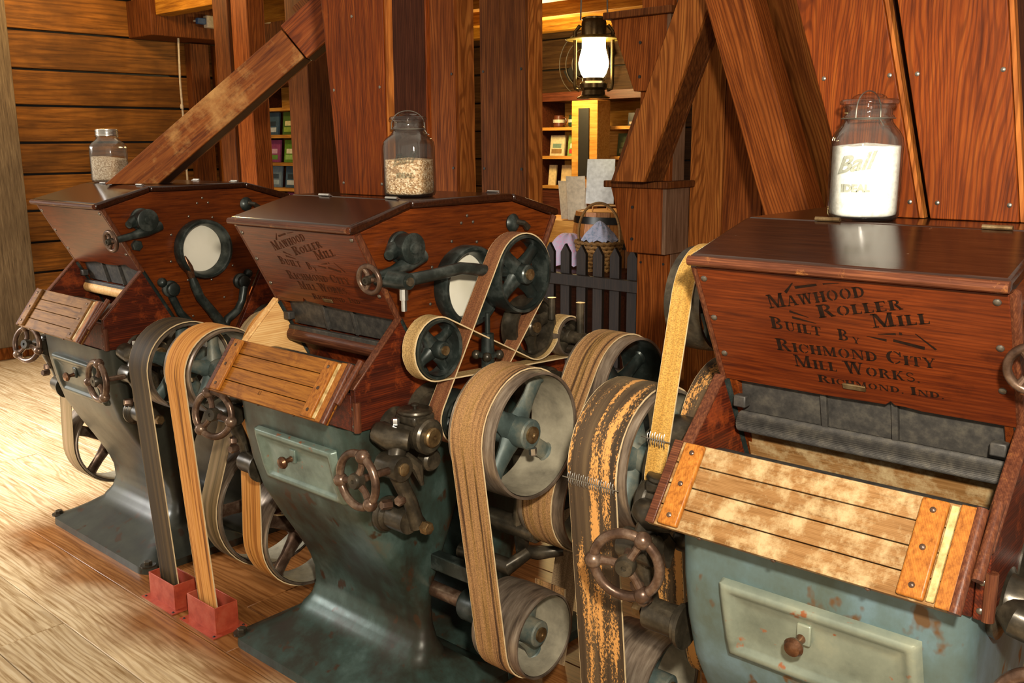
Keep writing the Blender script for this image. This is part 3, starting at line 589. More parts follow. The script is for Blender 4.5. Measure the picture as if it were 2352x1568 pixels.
def drawer(root, mat):
    x0, x1, z0, z1 = .098, .488, .655, .83; nx, nz = 60, 30; b = MB(); vs = []; fs = []
    for j in range(nz+1):
        for i in range(nx+1):
            u, v = i/nx, j/nz; x = x0+(x1-x0)*u+(.012*(1-v)); z = z0+(z1-z0)*v
            s = min(u*(x1-x0), (1-u)*(x1-x0), v*(z1-z0), (1-v)*(z1-z0))
            h = .003+(.017*math.sqrt(max(0, 1-((s-.015)/.0155)**2)) if s < .027 else .0075*max(0, 1-(s-.027)/.022))
            if s < 1e-6: h = -.006
            vs.append((x, yfront(z)-h, z))
    for j in range(nz):
        for i in range(nx): a = j*(nx+1)+i; fs.append((a, a+1, a+nx+2, a+nx+1))
    o = b.add(vs, fs).build('drawer_front', mat, root, 0, True, 60)
    kx, kz = .268, .757; y = yfront(kz)-.008
    MB().box(kx-.006, kx+.022, y-.006, y+.004, kz-.012, kz+.03).build('catch_plate', mat, o, .003)
    MB().lathe([(.010, 0), (.007, .012), (.008, .02), (.017, .026), (.0195, .033), (.015, .041), (.004, .045)], (kx+.004, y-.004, kz), (0, -1, -.12), 20).build('knob', M['copper'], o)
    return o
def mirror_x(x, side): return x if side > 0 else 2*CX-x
def bearing(root, side, wc, wr=.072, mats='dark', a0=.15):
    """oil box, roll bearing, adjusting eye, lever and hand wheel on one front corner"""
    X = lambda x: mirror_x(x, side); A = Vector((side, 0, 0)); dk = M[mats]
    o = MB().lathe([(.07, 0), (.072, .012), (.05, .02), (.046, .03), (.046, .14), (.050, .145), (.050, .162), (.044, .168)], (X(.565), .10, .885), A, 28).build('bearing', dk, root)
    MB().lathe([(.028, 0), (.028, .018), (.024, .022), (.007, .022), (.005, .016)], (X(.725), .10, .885), A, 22).build('bearing_cap', M['brass'], o)
    MB().tube([(X(.60), .03, .90), (X(.615), .02, .895), (X(.66), .022, .885), (X(.70), .05, .88)], [.024, .034, .034, .028], 14).build('oil_bulge', dk, o)
    MB().box(min(X(.63), X(.71)), max(X(.63), X(.71)), .06, .14, .915, .945).build('oil_box', dk, o, .008)
    MB().lathe([(.048, 0), (.05, .004), (.048, .009), (.044, .011)], (X(.67), .10, .945), (0, 0, 1), 26).build('oil_lid', dk, o)
    MB().lathe([(.005, 0), (.005, .006), (.011, .009), (.011, .014), (.004, .017)], (X(.67), .10, .955), (0, 0, 1), 14).build('lid_knob', M['dark'], o)
    hexbolt(MB(), (X(.65), .045, .918), (0, 0, 1), .011, .018).build('bolt', M['steel'], o)
    # adjusting eye and lever
    e = MB().lathe([(.034, 0), (.036, .006), (.034, .04), (.036, .076), (.034, .082)], (X(.64), .005, .815), A, 24).build('adjusting_lever', dk, root)
    MB().lathe([(.018, 0), (.018, .005), (.015, .007)], (X(.722), .005, .815), A, 18).build('brass_pin', M['brass'], e)
    MB().tube([(X(.67), .04, .87), (X(.675), .025, .85), (X(.68), .01, .82)], [.024, .026, .024], 12).build('neck', dk, e)
    MB().tube([(X(.68), .01, .80), (X(.685), .03, .755), (X(.69), .055, .70), (X(.69), .07, .65), (X(.692), .08, .625)], [.022, .022, .021, .022, .026], 12).build('lever_arm', dk, e)
    MB().tube([(X(.66), .06, .83), (X(.67), .10, .79), (X(.675), .115, .73)], [.016, .02, .006], 10).build('horn', dk, e)
    MB().lathe([(.052, 0), (.052, .008), (.045, .012), (.045, .02), (.036, .026), (.036, .10)], (X(.585), .055, .64), A, 26).build('pivot', dk, e)
    hexbolt(MB(), (X(.715), .08, .625), A, .019, .024).build('bolt', M['brass'], e)
    hexbolt(MB(), (X(.66), .01, .70), (-.2*side, -1, .1), .014, .03).build('bolt', M['rust'], e)
    hexbolt(MB(), (X(.69), .025, .715), (.2*side, -1, .1), .015, .02).build('bolt', M['rust'], e)
    MB().lathe([(.03, 0), (.033, .01), (.033, .03), (.026, .038)], (X(.64), .16, .79), A, 20).build('stop_boss', dk, e)
    wv = Vector(wc); ey = Vector((X(.70), .0, .815)); ax = (wv-ey).normalized()
    MB().cyl(ey, wv-ax*.012, .0105, n=12).build('screw_rod', M['rust'], e)
    handwheel(root, wc, ax*.6+Vector((0, -1, 0))*.4, wr, 'rust', .0112, True, a0)
    return o
def fluted(mb, c, x0, x1, r, n=36, d=.0022):
    P = []
    for i in range(n*2):
        t = PI*i/n; rr = r-(d if i % 2 else 0); P.append((c[0]+rr*math.cos(t), c[1]+rr*math.sin(t)))
    return mb.prism(P, 'x', x0, x1)

def make_mill(i, label):
    hwl = ((-.10, -.066, .838), (-.10, -.066, .831), (-.10, -.075, .806))[i]
    ox, oy, rz = OFFS[i]; root = empty('roller_mill', (ox, oy, 0), rz); tag(root, label, 'roller mill', 'roller mills in a row')
    iron = M['iron%d' % i]
    f = frame(root, iron, False); frame(root, iron, True); drawer(root, M['door%d' % i])
    for bx in (-.13, .69):
        for by in (.0, .84):
            b = MB().lathe([(.03, 0), (.03, .006), (.018, .007)], (bx, by, .031), (0, 0, 1), 18); hexbolt(b, (bx, by, .036), (0, 0, 1), .017, .016); b.build('base_bolt', M['dark'], root)
    # ---- hopper
    hm, hy = M['hop'], M['hopy']
    side = [(.004, 1.434), (.207, 1.492), (.636, 1.492), (.836, 1.434), (.545, .9), (.295, .9)]
    for x0 in (.538, .0005):
        MB().prism(side, 'x', x0, x0+.0215).build('side_panel', hy, root, .002)
    # front panel with broken lower edge
    L = .2847; Q = [(-.0, 0), (.56, 0), (.56, L)]
    jag = {2: [(.40, L), (.37, L-.004), (.352, L-.004), (.345, L-.012), (.335, L-.002), (.2, L+.001)], 1: [(.42, L-.002), (.30, L-.006), (.16, L-.016), (.15, L-.028), (.14, L-.012), (.06, L-.004)], 0: [(.5, L-.01), (.47, L-.028), (.40, L-.016), (.3, L-.012), (.2, L-.018), (.1, L-.006)]}[i]
    Q += jag+[(0, L)]
    o0 = Vector((0, 0, 1.434)); th = .02
    vs = [o0+XA*u+PV*v+PN*.002 for u, v in Q]+[o0+XA*u+PV*v-PN*(th-.002) for u, v in Q]; n = len(Q)
    fp = MB().add(vs, [tuple(range(n)), tuple(range(2*n-1, n-1, -1))]+[(k, n+k, n+(k+1) % n, (k+1) % n) for k in range(n)]).build('front_panel', hm, root, .0015)
    bm = Vector((0, .84, 1.434)); bv = Vector((0, -PV.y, PV.z)); bn = Vector((0, -PN.y, PN.z))
    MB().obox(bm+XA*.28+bv*.142-bn*.008, XA, bv, bn, .28, .142, .01).build('rear_panel', hm, root, .0015)
    # stencil
    if i > 0:
        T = MB()
        def put(text, a, b, h, small=.74):
            d = Vector((b[0]-a[0], b[1]-a[1])); ln = d.length; d.normalize()
            eu = XA*d.x+PV*d.y; ev = XA*d.y*.35-PV
            letters(T, text, o0+XA*a[0]+PV*a[1]+PN*.0026, eu, ev, h, ln, small)
        put('MAWHOOD', (.14, .082), (.333, .030), .031); put('ROLLER', (.236, .091), (.396, .049), .029); put('MILL', (.335, .099), (.438, .074), .030)
        put('BUILT', (.134, .130), (.237, .134), .029); put('B', (.266, .137), (.288, .138), .026); put('Y', (.292, .140), (.306, .141), .014)
        put('RICHMOND CITY', (.136, .184), (.437, .174), .030); put('MILL WORKS.', (.167, .219), (.408, .213), .029)
        put('RICHMOND, IND.', (.209, .251), (.446, .243), .019)
        def dash(a, b, w0, w1):
            d = Vector((b[0]-a[0], b[1]-a[1])).normalized(); pn = Vector((-d.y, d.x))
            T.add([o0+XA*q.x+PV*q.y+PN*.0026 for q in (Vector(a)+pn*w0, Vector(a)-pn*w0, Vector(b)-pn*w1, Vector(b)+pn*w1)], [(0, 1, 2, 3)])
        dash((.179, .040), (.197, .016), .003, .001); dash((.2, .026), (.243, .015), .003, .0024); dash((.255, .012), (.285, .007), .0015, .0006)
        dash((.179, .083), (.215, .093), .0026, .0006); dash((.182, .097), (.228, .105), .0028, .0006); dash((.341, .112), (.373, .107), .0005, .0024)
        dash((.32, .12), (.355, .124), .0005, .003); dash((.367, .122), (.42, .131), .003, .0036); dash((.407, .101), (.439, .131), .0008, .0022); dash((.379, .105), (.384, .105), .003, .003)
        T.build('stencil_lettering', M['ink'] if i == 2 else M['inkf'], fp, 0, False)
        lb = o0+XA*.28+PV*.249+PN*.004
        MB().obox(lb, XA, PV, PN, .022, .006, .002).build('brass_plate', M['brass'], fp, .001)
    for (u, v) in ((.012, .026), (.011, .122), (.013, .214), (.542, .016), (.542, .110), (.541, .203)):
        screw(fp, o0+XA*u+PV*v+PN*.0015, PN, .007)
    # corner trims
    for x in (-.006, .566):
        MB().tube([Vector((x, 0, 1.432))+PV*.0-PN*.008, Vector((x, 0, 1.432))+PV*.31-PN*.006], .0095, 10).build('corner_trim', M['trimz'], root)
        MB().tube([Vector((x, 0, 1.432))+PV*.285-PN*.004, Vector((x, 0, 1.432))+PV*.56-PN*.006], .013, 10).build('iron_corner_bar', M['green'], root)
        MB().tube([Vector((x, .84, 1.432))+bv*.0-bn*.008, Vector((x, .84, 1.432))+bv*.31-bn*.006], .0095, 10).build('corner_trim', M['trimz'], root)
    # lids and top
    def lidpoly(pts, name, mt):
        return MB().prism(pts, 'x', -.006, .566).build(name, mt, root, .008, True, 35, 3)
    lf = lidpoly([(-.022, 1.437), (-.020, 1.459), (.2055, 1.517), (.206, 1.4935), (.0, 1.4345)], 'front_lid', M['lid'])
    MB().tube([(-.0045, -.0215, 1.4475), (.28, -.0222, 1.4475), (.5645, -.0215, 1.4475)], .0098, 10).build('worn_edge', M['trim'], lf)
    lidpoly([(.2075, 1.4935), (.2075, 1.517), (.635, 1.517), (.635, 1.4935)], 'top_board', M['lid'])
    lidpoly([(.862, 1.437), (.860, 1.459), (.6365, 1.517), (.6365, 1.4935), (.84, 1.4345)], 'rear_lid', M['lid'])
    for x in (.17, .48):
        for y in (.2065, .636):
            hg = MB().cyl((x-.025, y, 1.520), (x+.025, y, 1.520), .0045, n=10); hg.box(x-.024, x+.024, y-.012 if y > .4 else y, y if y > .4 else y+.012, 1.5172, 1.5195)
            hg.build('hinge', M['brass'] if i == 2 else M['steel'], root)
    # ---- front and rear feed boxes
    fb = [(.135, 1.185), (-.037, 1.02), (-.037, .898), (.297, .898)]
    for rear in (0, 1):
        pp = [(2*CY-y if rear else y, z) for y, z in fb]
        for x0 in (.5, -.001) if False else (.539, -.001):
            mt = M['pale'] if (i == 1 and x0 < .1 and not rear) else M['box']
            MB().prism(pp, 'x', x0+(.0225 if x0 > .1 else -.0), x0+(.0225+.02 if x0 > .1 else -.02)).build('feed_box_side', mt, root, .002)
            xe0, xe1 = (.5615, .5835) if x0 > .1 else (-.023, -.001)
            a, b = Vector((0, pp[0][0], pp[0][1])), Vector((0, pp[1][0], pp[1][1])); d = (b-a).normalized(); nn = Vector((0, -d.z if not rear else d.z, abs(d.y)))
            if not rear: MB().obox((a+b)/2+XA*(xe0+xe1)/2+Vector((0, -.7, .7))*.004, XA, d, Vector((0, -.7, .7)), .013, (b-a).length/2+.004, .004).build('feed_box_rail', M['pale'] if (i == 1 and x0 < .1) else M['trimz'], root, .003)
        if rear:
            a = Vector((.28, .84+.01, 1.02)); MB().obox((.28, 2*CY-.05, 1.1), XA, Vector((0, .7, -.7)), Vector((0, .7, .7)), .285, .12, .011).build('rear_feed_board', M['feed1'], root, .003)
    MB().box(-.0, .56, -.036, -.016, .8985, 1.0).build('feed_box_front', M['box'], root, .002)
    MB().tube([(.584, -.034, .90), (.584, -.034, .985)], .0105, 10).build('corner_trim', M['trimz'], root)
    for z in (.915, .965): screw(root, (.572, -.0362, z), (0, -1, 0), .006)
    # inside: gate plate with ribs, fluted roll, trough boards, main roll
    gp = MB().obox((.28, .17, 1.165), XA, Vector((0, .25, -.97)), Vector((0, -.97, -.25)), .262, .058, .004); gp.build('feed_gate', M['grey'], root, .001)
    for x in (.205, .345): MB().obox((x, .163, 1.158), XA, Vector((0, .25, -.97)), Vector((0, -.97, -.25)), .006, .05, .006).build('gate_rib', M['grey'], root, .001)
    for x in (.03, .532): MB().box(x-.014, x+.014, .14, .165, 1.125, 1.15).build('gate_lug', M['grey'], root, .003)
    MB().box(.02, .54, .155, .172, 1.082, 1.106).build('roll_cover', M['grey'], root, .002) if i != 2 else fluted(MB(), (.17, 1.088), .02, .54, .022).build('feed_roll', M['grey'], root, 0, False)
    if i != 2: MB().cyl((.02, .17, 1.075), (.54, .17, 1.075), .024, n=20).build('feed_roll', M['pale'] if i == 0 else M['trim'], root)
    MB().obox((.28, .235, 1.02), XA, Vector((0, .35, -.94)), Vector((0, -.94, -.35)), .268, .10, .006).build('trough_back', M['feed3'] if i == 2 else M['box'], root, .001)
    MB().cyl((.005, .095, .955), (.555, .095, .955), .085, n=40).build('grinding_roll', M['grey'], root)
    # feed board: planks, battens, moulded end
    c0 = Vector((0, -.0785, 1.0135)); t = Vector((0, -.105, -.143)).normalized(); nn = Vector((0, -.806, .592)); hw = .0887; pm = M['feed%d' % (i+1)]
    fbp = MB().obox(c0+XA*.274-nn*.018, XA, t, nn, .285, hw-.002, .004).build('feed_board', M['trim'], root, .002)
    for k in range(4):
        w = hw/4; cc = c0+t*(-hw+w*(2*k+1))+XA*.274-nn*.0065
        MB().obox(cc, XA, t, nn, .29, w-.0011, .0075).build('plank', pm, fbp, .0012)
    for x0, x1, mt in ((.012, .055, 'batten'), (.468, .512, 'batten')):
        MB().obox(c0+XA*(x0+x1)/2+nn*.0075, XA, t, nn, (x1-x0)/2, hw-.004, .0065).build('batten', M['batten' if i else 'feed1'], fbp, .004, True, 35, 3)
        for v in (-.065, .0, .065): screw(fbp, c0+XA*((x0+x1)/2)+t*v+nn*.0138, nn, .0055, 'rust')
    MB().obox(c0+XA*.5205+nn*.0045, XA, t, nn, .0065, hw-.006, .0035).build('bare_strip', M['strip'], fbp, .002)
    MB().obox(c0+XA*.541+nn*.0045, XA, t, nn, .0125, hw-.001, .0035).build('end_board', M['batten'], fbp, .002)
    MB().tube([c0+XA*.5585-t*hw+nn*.0, c0+XA*.5585+t*hw], .0105, 12).build('end_moulding', M['trimz'], fbp)
    MB().tube([c0+XA*.578-t*.10+nn*.0-Vector((0, -.012, .0)), c0+XA*.578+t*.028], .0095, 12).build('end_moulding', M['trimz'], fbp)
    MB().obox(c0+XA*(-.008)+nn*.0035, XA, t, nn, .01, hw-.001, .003).build('end_board', M['trim'], fbp, .002)
    for x in (.10, .25, .42): screw(fbp, c0+XA*x+t*(hw-.0002)-nn*.006, t, .005, 'rust')
    if i == 1:
        T = MB(); letters(T, '63', c0+XA*.235+t*.062+nn*.0016, XA, -t, .013, .014, 1); T.build('stamped_number', M['ink'], fbp, 0, False)
    # ---- right side fittings
    rs = .560
    g = MB().lathe_closed([(.118, 0), (.121, .008), (.121, .048), (.117, .055), (.108, .055), (.103, .05), (.094, .004)], (rs, .405, 1.255), XA, 48).build('sight_gauge', M['green'], root)
    MB().lathe([(.094, 0), (.094, .003), (.09, .004)], (rs, .405, 1.255), XA, 40).build('gauge_face', M['face'], g)
    for a in range(8): screw(root, (rs+.001, .405+.14*math.cos(a*PI/4+.3), 1.255+.14*math.sin(a*PI/4+.3)), XA, .005)
    for (y, z) in ((.43, 1.46), (.405, 1.44), (.455, 1.44), (.63, 1.10), (.28, 1.05), (.5, 1.04), (.35, .98), (.55, 1.17)): screw(root, (rs+.001, y, z), XA, .005)
    v = MB().lathe([(.045, 0), (.045, .01), (.04, .014), (.04, .05), (.043, .054), (.043, .06), (.039, .062), (.016, .062), (.014, .066), (.006, .067)], (rs, .159, 1.389), XA, 30).build('feed_valve', M['green'], root)
    MB().tube([(.572, .13, 1.385), (.585, .105, 1.378), (.592, .092, 1.374)], [.026, .018, .014], 12).build('valve_ear', M['green'], v)
    MB().tube([(.585, .225, 1.362), (.592, .16, 1.345), (.597, .10, 1.332), (.60, .035, 1.321)], [.02, .022, .014, .0125], 14).build('valve_stem', M['green'], v)
    handwheel(root, (.602, .012, 1.318), (.12, -1, -.15), .037, 'rust', .0075, False, .5, 3, .012)
    lt = MB().lathe([(.028, 0), (.03, .006), (.024, .012), (.012, .02)], (rs, .632, 1.425), XA, 20).build('rear_latch', M['green'], root)
    MB().tube([(.575, .635, 1.43), (.59, .655, 1.425), (.588, .675, 1.41)], [.009, .009, .012], 8).build('latch_hook', M['dark'], lt)
    bearing(root, 1, (.70, -.134, .818), a0=-.32); bearing(root, -1, hwl, a0=(.2, .3, PI/2)[i])
    # roll housings on the body flanks
    for x, sg in ((.565, 1), (-.005, -1)):
        for y in (.232, .69):
            MB().lathe([(.085, 0), (.085, .02), (.06, .03), (.06, .10), (.052, .11)], (x, y, .905), (sg, 0, 0), 28).build('roll_housing', M['dark'], root)
    for y, x1 in ((.232, .98), (.69, .98)): MB().cyl((.6, y, .911 if y < .5 else .935), (x1, y, .911 if y < .5 else .935), .022, n=16).build('roll_shaft', M['dark'], root)
    if i == 0:
        hl = MB().tube([(.60, .47, .90), (.60, .445, .95), (.60, .41, 1.0), (.60, .365, 1.06), (.60, .345, 1.115), (.60, .337, 1.145)], [.024, .022, .02, .019, .019, .014], 12).build('hand_lever', M['green'], root)
        MB().tube([(.60, .337, 1.14), (.60, .333, 1.16), (.60, .325, 1.19), (.60, .317, 1.215), (.60, .312, 1.235)], [.011, .017, .016, .01, .003], 12).build('lever_grip', M['copper'], hl)
    if i != 1:
        for (y, z, sg) in ((.255, 1.105, 1), (.58, 1.10, -1)):
            br = MB().lathe([(.034, 0), (.034, .015), (.026, .022), (.026, .04), (.018, .044)], (rs, y, z), XA, 22).build('side_bracket', M['green'], root)
            MB().ball((.572, y+.035*sg*-1, z+.03), .02, 12).build('boss', M['green'], br)
            if sg < 0: MB().tube([(.59, y, z-.02), (.59, y-.015, z-.08), (.59, y-.04, z-.12), (.59, y-.09, z-.15), (.59, y-.11, z-.19)], [.018, .016, .017, .018, .017], 12).build('link_arm', M['green'], br)
            else: MB().tube([(.575, y, z-.03), (.575, y+.03, z-.1), (.575, y+.07, z-.15)], [.016, .016, .018], 10).build('link_arm', M['green'], br)
        hexbolt(MB(), (rs, .13, 1.29), XA, .022, .02).build('bolt', M['green'], root)
    return root
mills = [make_mill(0, 'farthest roller mill, dark iron with red wooden hopper under the slanting chute'),
         make_mill(1, 'middle green iron roller mill with jar of grain on its hopper'),
         make_mill(2, 'nearest teal iron roller mill with jar of white flour on its hopper')]

# ================================================================== pulleys and belts
m1, m2, m3 = mills
O1, O2, O3 = OFFS
# -- middle mill, right flank
pulley(m2, .84, 1.0, .232, .911, .174, .009, 4, .058, .95, .042)
pulley(m2, .84, 1.0, .692, .935, .170, .009, 4, .055, .5, .042, 'rim', 'green', inner='green')
pulley(m2, .83, 1.0, .267, .317, .124, .007, 3, .06, 1.0, .038, capmat='brass')
pulley(m2, .83, 1.0, .50, .655, .160, .008, 4, .05, .3, .04, 'rim', 'green')
pulley(m2, .655, .725, .51, 1.29, .117, .010, 4, .05, .75, .03, 'green', 'green', .012, 'green')
pulley(m2, .65, .73, .232, .911, .075, .008, 4, .04, .75, .03, 'green', 'green', .0, 'green', shaft=False)
pulley(m2, .66, .725, .153, 1.12, .085, .009, 4, .036, .6, .024, 'green', 'green', .014, 'green')
pulley(m2, .64, .70, .585, 1.115, .098, .012, 4, .05, .2, .03, 'dark', 'dark', .0, 'dark')
pulley(m2, .66, .72, .73, 1.065, .062, .008, 3, .04, .4, .022, 'rim', 'dark', .004, 'dark')
belt('flat_belt', .855, .966, [(.405, .72, 0, 1), (.232, .911, .176, 1), (.267, .317, .126, 1), (.395, .40, 0, 1)], .004, 'bcan', 'wide brown canvas belt on the large front pulley of the middle mill', O2, False)
belt('flat_belt', .855, .962, [(.692, .935, .172, 1), (.50, .655, .162, 1)], .004, 'bcan', 'brown canvas belt on the rear pulley of the middle mill, before the fence', O2)
belt('narrow_belt', .663, .717, [(.51, 1.29, .119, 1), (.232, .911, .077, 1)], .004, 'bred', 'narrow reddish belt round the high four-spoked pulley', O2, True, 'fray', [(.385, .985, .30, .42)])
belt('narrow_belt', .668, .715, [(.153, 1.12, .087, -1), (.585, 1.115, .1, 1), (.73, 1.065, .064, -1)], -.004, 'btan', 'narrow tan belt linking the three small pulleys on the middle hopper', O2, True, 'fray')
belt('flat_belt', .70, .80, [(.80, .80, 0, 1), (.60, -.02, 0, 1)], .004, 'bpal', 'pale dusty belt with steel lacing running down to the floor boards', O2, False, 'fray', [(.693, .36, -.2, -.82)])
# arm, tension screw, cups and lower tension gear on the middle mill
a = MB().lathe([(.024, 0), (.024, .1), (.022, .125)], (.56, .079, 1.312), XA, 22).build('pulley_arm', M['green'], m2)
MB().tube([(.665, .085, 1.312), (.665, .2, 1.318), (.668, .29, 1.325), (.672, .34, 1.318), (.675, .41, 1.305), (.675, .52, 1.292)], [.018, .017, .018, .018, .017, .02], 14).build('arm_bar', M['green'], a)
MB().lathe([(.012, 0), (.012, .03), (.008, .031), (.008, .06)], (.662, .079, 1.29), (0, 0, -1), 10).build('arm_screw', M['steel'], a)
MB().lathe([(.012, 0), (.012, .006)], (.686, .079, 1.312), XA, 14).build('arm_pin', M['dark'], a)
tsn = MB().lathe([(.02, 0), (.02, .06), (.03, .062), (.03, .072), (.02, .075), (.018, .13), (.008, .132), (.008, .19)], (.70, .365, 1.0), (0, 0, 1), 18).build('tension_screw', M['green'], m2)
for k in range(4): MB().ball((.70+.034*math.cos(k*PI/2+.7), .365+.034*math.sin(k*PI/2+.7), 1.067), .014, 12).build('ball', M['dark'], tsn)
dp = MB().cyl((.69, .73, 1.065), (.775, .73, 1.065), .02, n=18).build('idler_bracket', M['dark'], m2)
MB().cyl((.755, .735, 1.07), (.755, .735, 1.175), .0125, n=14).build('oil_cup', M['dark'], dp); MB().lathe([(.015, 0), (.015, .003)], (.755, .735, 1.176), (0, 0, 1), 14).build('cup_lid', M['brass'], dp)
MB().cyl((.70, .66, 1.13), (.70, .66, 1.195), .0115, n=14).build('oil_cup', M['dark'], dp); MB().lathe([(.014, 0), (.014, .003)], (.70, .66, 1.196), (0, 0, 1), 14).build('cup_lid', M['brass'], dp)
tg = MB().cyl((.57, .40, .545), (.86, .40, .545), .032, n=20).build('tension_gear', M['dark'], m2)
MB().tube([(.80, .40, .78), (.80, .40, .70), (.80, .40, .545)], [.03, .024, .03], 14).build('tension_bar', M['dark'], tg)
MB().lathe([(.022, 0), (.022, .014), (.016, .02)], (.86, .40, .545), XA, 14).build('gear_nut', M['brass'], tg)
MB().tube([(.80, .40, .53), (.78, .42, .46), (.80, .47, .44), (.86, .52, .45)], [.026, .02, .022, .018], 12).build('link_arm', M['dark'], tg)
MB().tube([(.62, .32, .45), (.80, .34, .44), (.82, .40, .47)], [.026, .026, .02], 12).build('link_arm', M['dark'], tg)
MB().cyl((.30, .267, .317), (.83, .267, .317), .024, n=18).build('idler_shaft', M['rust'], m2)
MB().lathe([(.045, 0), (.05, .01), (.05, .08), (.042, .09)], (.69, .267, .317), XA, 22).build('idler_bearing', M['green'], m2)
MB().box(.34, .74, .25, .29, .39, .44).build('tie_bar', M['green'], m2, .004)
# -- middle mill, left flank
pulley(m2, -.41, -.245, .088, .917, .149, .008, 5, .05, .35, .04, 'rim', 'grn2', .01)
belt('flat_belt', -.385, -.265, [(.236, .84, 0, 1), (.088, .917, .151, 1), (.0, -.03, 0, 1)], .004, 'borg', 'orange canvas belt entering the right red floor box', O2, False)
pulley(m2, -.24, -.1, .30, .325, .206, .009, 5, .06, .25, .05, 'rim', 'rust', .015, 'rimin')
pulley(m2, -.112, -.03, .33, .93, .268, .010, 5, .06, .25, .05, 'rimin', 'green', .0, 'rimin', shaft=False)
pulley(m2, -.236, -.116, .33, .93, .21, .010, 5, .06, .25, .05, 'rim', 'green', .0, 'rimin', shaft=False)
belt('flat_belt', -.228, -.118, [(.33, .93, .212, 1), (.30, .325, .208, 1)], .004, 'borg', 'light orange belt looping under the low spoked wheel by the middle mill', O2)
pulley(m2, -.53, -.40, .355, .335, .25, .009, 5, .06, .6, .05, 'rim', 'rust', .0)
pulley(m2, -.53, -.43, .42, .93, .12, .009, 4, .05, .6, .04, 'rim', 'green', .0, shaft=False)
belt('flat_belt', -.52, -.42, [(.42, .93, .122, 1), (.355, .335, .252, 1)], .004, 'bdull', 'dull olive belt on the wheel behind the light orange belt', O2)
for y, z, x0 in ((.088, .917, -.41), (.33, .93, -.3), (.42, .93, -.53), (.30, .325, -.24), (.355, .335, -.53)): MB().cyl((x0, y, z), (.0 if z > .5 else .05, y, z), .02, n=14).build('roll_shaft', M['dark'], m2)
# -- farthest mill
pulley(m1, .90, 1.05, .053, .891, .160, .008, 5, .055, .2, .04, 'rim', 'grn2', .01)
belt('flat_belt', .915, 1.043, [(.212, .80, 0, 1), (.053, .891, .162, 1), (-.052, -.03, 0, 1)], .004, 'bblk', 'black leather belt entering the left red floor box', O1, False)
MB().cyl((.6, .053, .891), (.95, .053, .891), .02, n=14).build('roll_shaft', M['dark'], m1)
pulley(m1, -.24, -.1, .30, .325, .206, .009, 5, .06, .25, .05, 'rim', 'rust', .0)
pulley(m1, -.112, -.03, .33, .93, .245, .010, 5, .06, .25, .05, 'rimin', 'green', .0, 'rimin', shaft=False)
pulley(m1, -.236, -.116, .33, .93, .21, .010, 5, .06, .25, .05, 'rim', 'green', .0, 'rimin', shaft=False)
belt('flat_belt', -.228, -.118, [(.33, .93, .212, 1), (.30, .325, .208, 1)], .004, 'bdull', 'dull brown belt low behind the farthest mill pedestal', O1)
for y, z in ((.33, .93), (.30, .325)): MB().cyl((-.24, y, z), (.05, y, z), .02, n=14).build('roll_shaft', M['dark'], m1)
# -- nearest mill, left flank
pulley(m3, -.345, -.185, .213, .935, .176, .009, 5, .055, .5, .04, 'rim', 'grn2', .0)
belt('flat_belt', -.338, -.205, [(.46, -.03, 0, 1), (.213, .935, .178, 1), (.135, -.03, 0, 1)], .0045, 'bwrn', 'wide cracked dark belt with steel lacing beside the nearest mill', O3, False, 'fray', [(.0305, .915, 0, -1)])
pulley(m3, -.37, -.20, .285, .31, .135, .008, 4, .05, .5, .035, 'rim', 'grn2', .0)
pulley(m3, -.19, -.10, .304, 1.319, .119, .009, 4, .045, .2, .035, 'dark', 'grn2', .0, 'dark')
pulley(m3, -.178, -.105, .213, .935, .12, .009, 4, .045, .2, .03, 'dark', 'green', .0, 'dark', shaft=False)
belt('webbing_belt', -.166, -.116, [(.304, 1.319, .121, 1), (.213, .935, .122, 1)], .003, 'byel', 'narrow yellow webbing belt left of the nearest hopper', O3, True, 'fray', [(.0945, 1.03, -.04, -.3)])
pulley(m3, -.16, -.02, .385, .99, .17, .009, 4, .05, .4, .04, 'rim', 'iron2', .0, 'iron2', shaft=False)
belt('flat_belt', -.09, -.025, [(.385, .99, .172, 1), (.385, .45, .10, 1)], .005, 'bpal', 'fuzzy tan belt tucked behind the nearest mill feed box', O3)
belt('flat_belt', -.158, -.098, [(.385, .99, .172, 1), (.385, .45, .10, 1)], .004, 'bwrn', 'cracked dark belt beside the fuzzy tan belt behind the nearest mill', O3)
pulley(m3, -.17, -.02, .385, .45, .098, .008, 4, .04, .4, .04, 'rim', 'green', .0, shaft=False)
for y, z, x0 in ((.213, .935, -.30), (.304, 1.319, -.17), (.385, .99, -.15), (.285, .31, -.3), (.385, .45, -.15)): MB().cyl((x0, y, z), (.02 if z > .5 else .1, y, z), .019, n=14).build('roll_shaft', M['dark'], m3)

# ================================================================== red floor boxes
def redbox(x, y, label):
    r = empty('belt_floor_box', (x, y, 0)); w, d, h, t = .092, .045, .10, .004
    b = MB().box(-w, w, -d, -d+t, .003, h).box(-w, w, d-t, d, .003, h).box(-w, -w+t, -d+t, d-t, .003, h).box(w-t, w, -d+t, d-t, .003, h); b.build('sleeve', M['red'], r, .001)
    MB().box(-w-.022, w+.022, -d-.025, -d-.0002, .0005, .004).box(-w-.022, w+.022, d+.0002, d+.02, .0005, .004).box(-w-.022, -w-.0002, -d, d, .0005, .004).box(w+.0002, w+.022, -d, d, .0005, .004).build('flange', M['red'], r)
    for sx in (-1, 1):
        screw(r, (sx*(w+.008), -d-.014, .004), (0, 0, 1), .005, 'black', 'screw'); screw(r, (sx*(w+.01), d+.012, .004), (0, 0, 1), .005, 'black', 'screw')
    return tag(r, label, 'belt box', 'red sheet metal belt boxes on the floor')
redbox(.975, -.049, 'red sheet metal floor box round the black belt')
redbox(1.245, -.045, 'red sheet metal floor box round the orange belt')

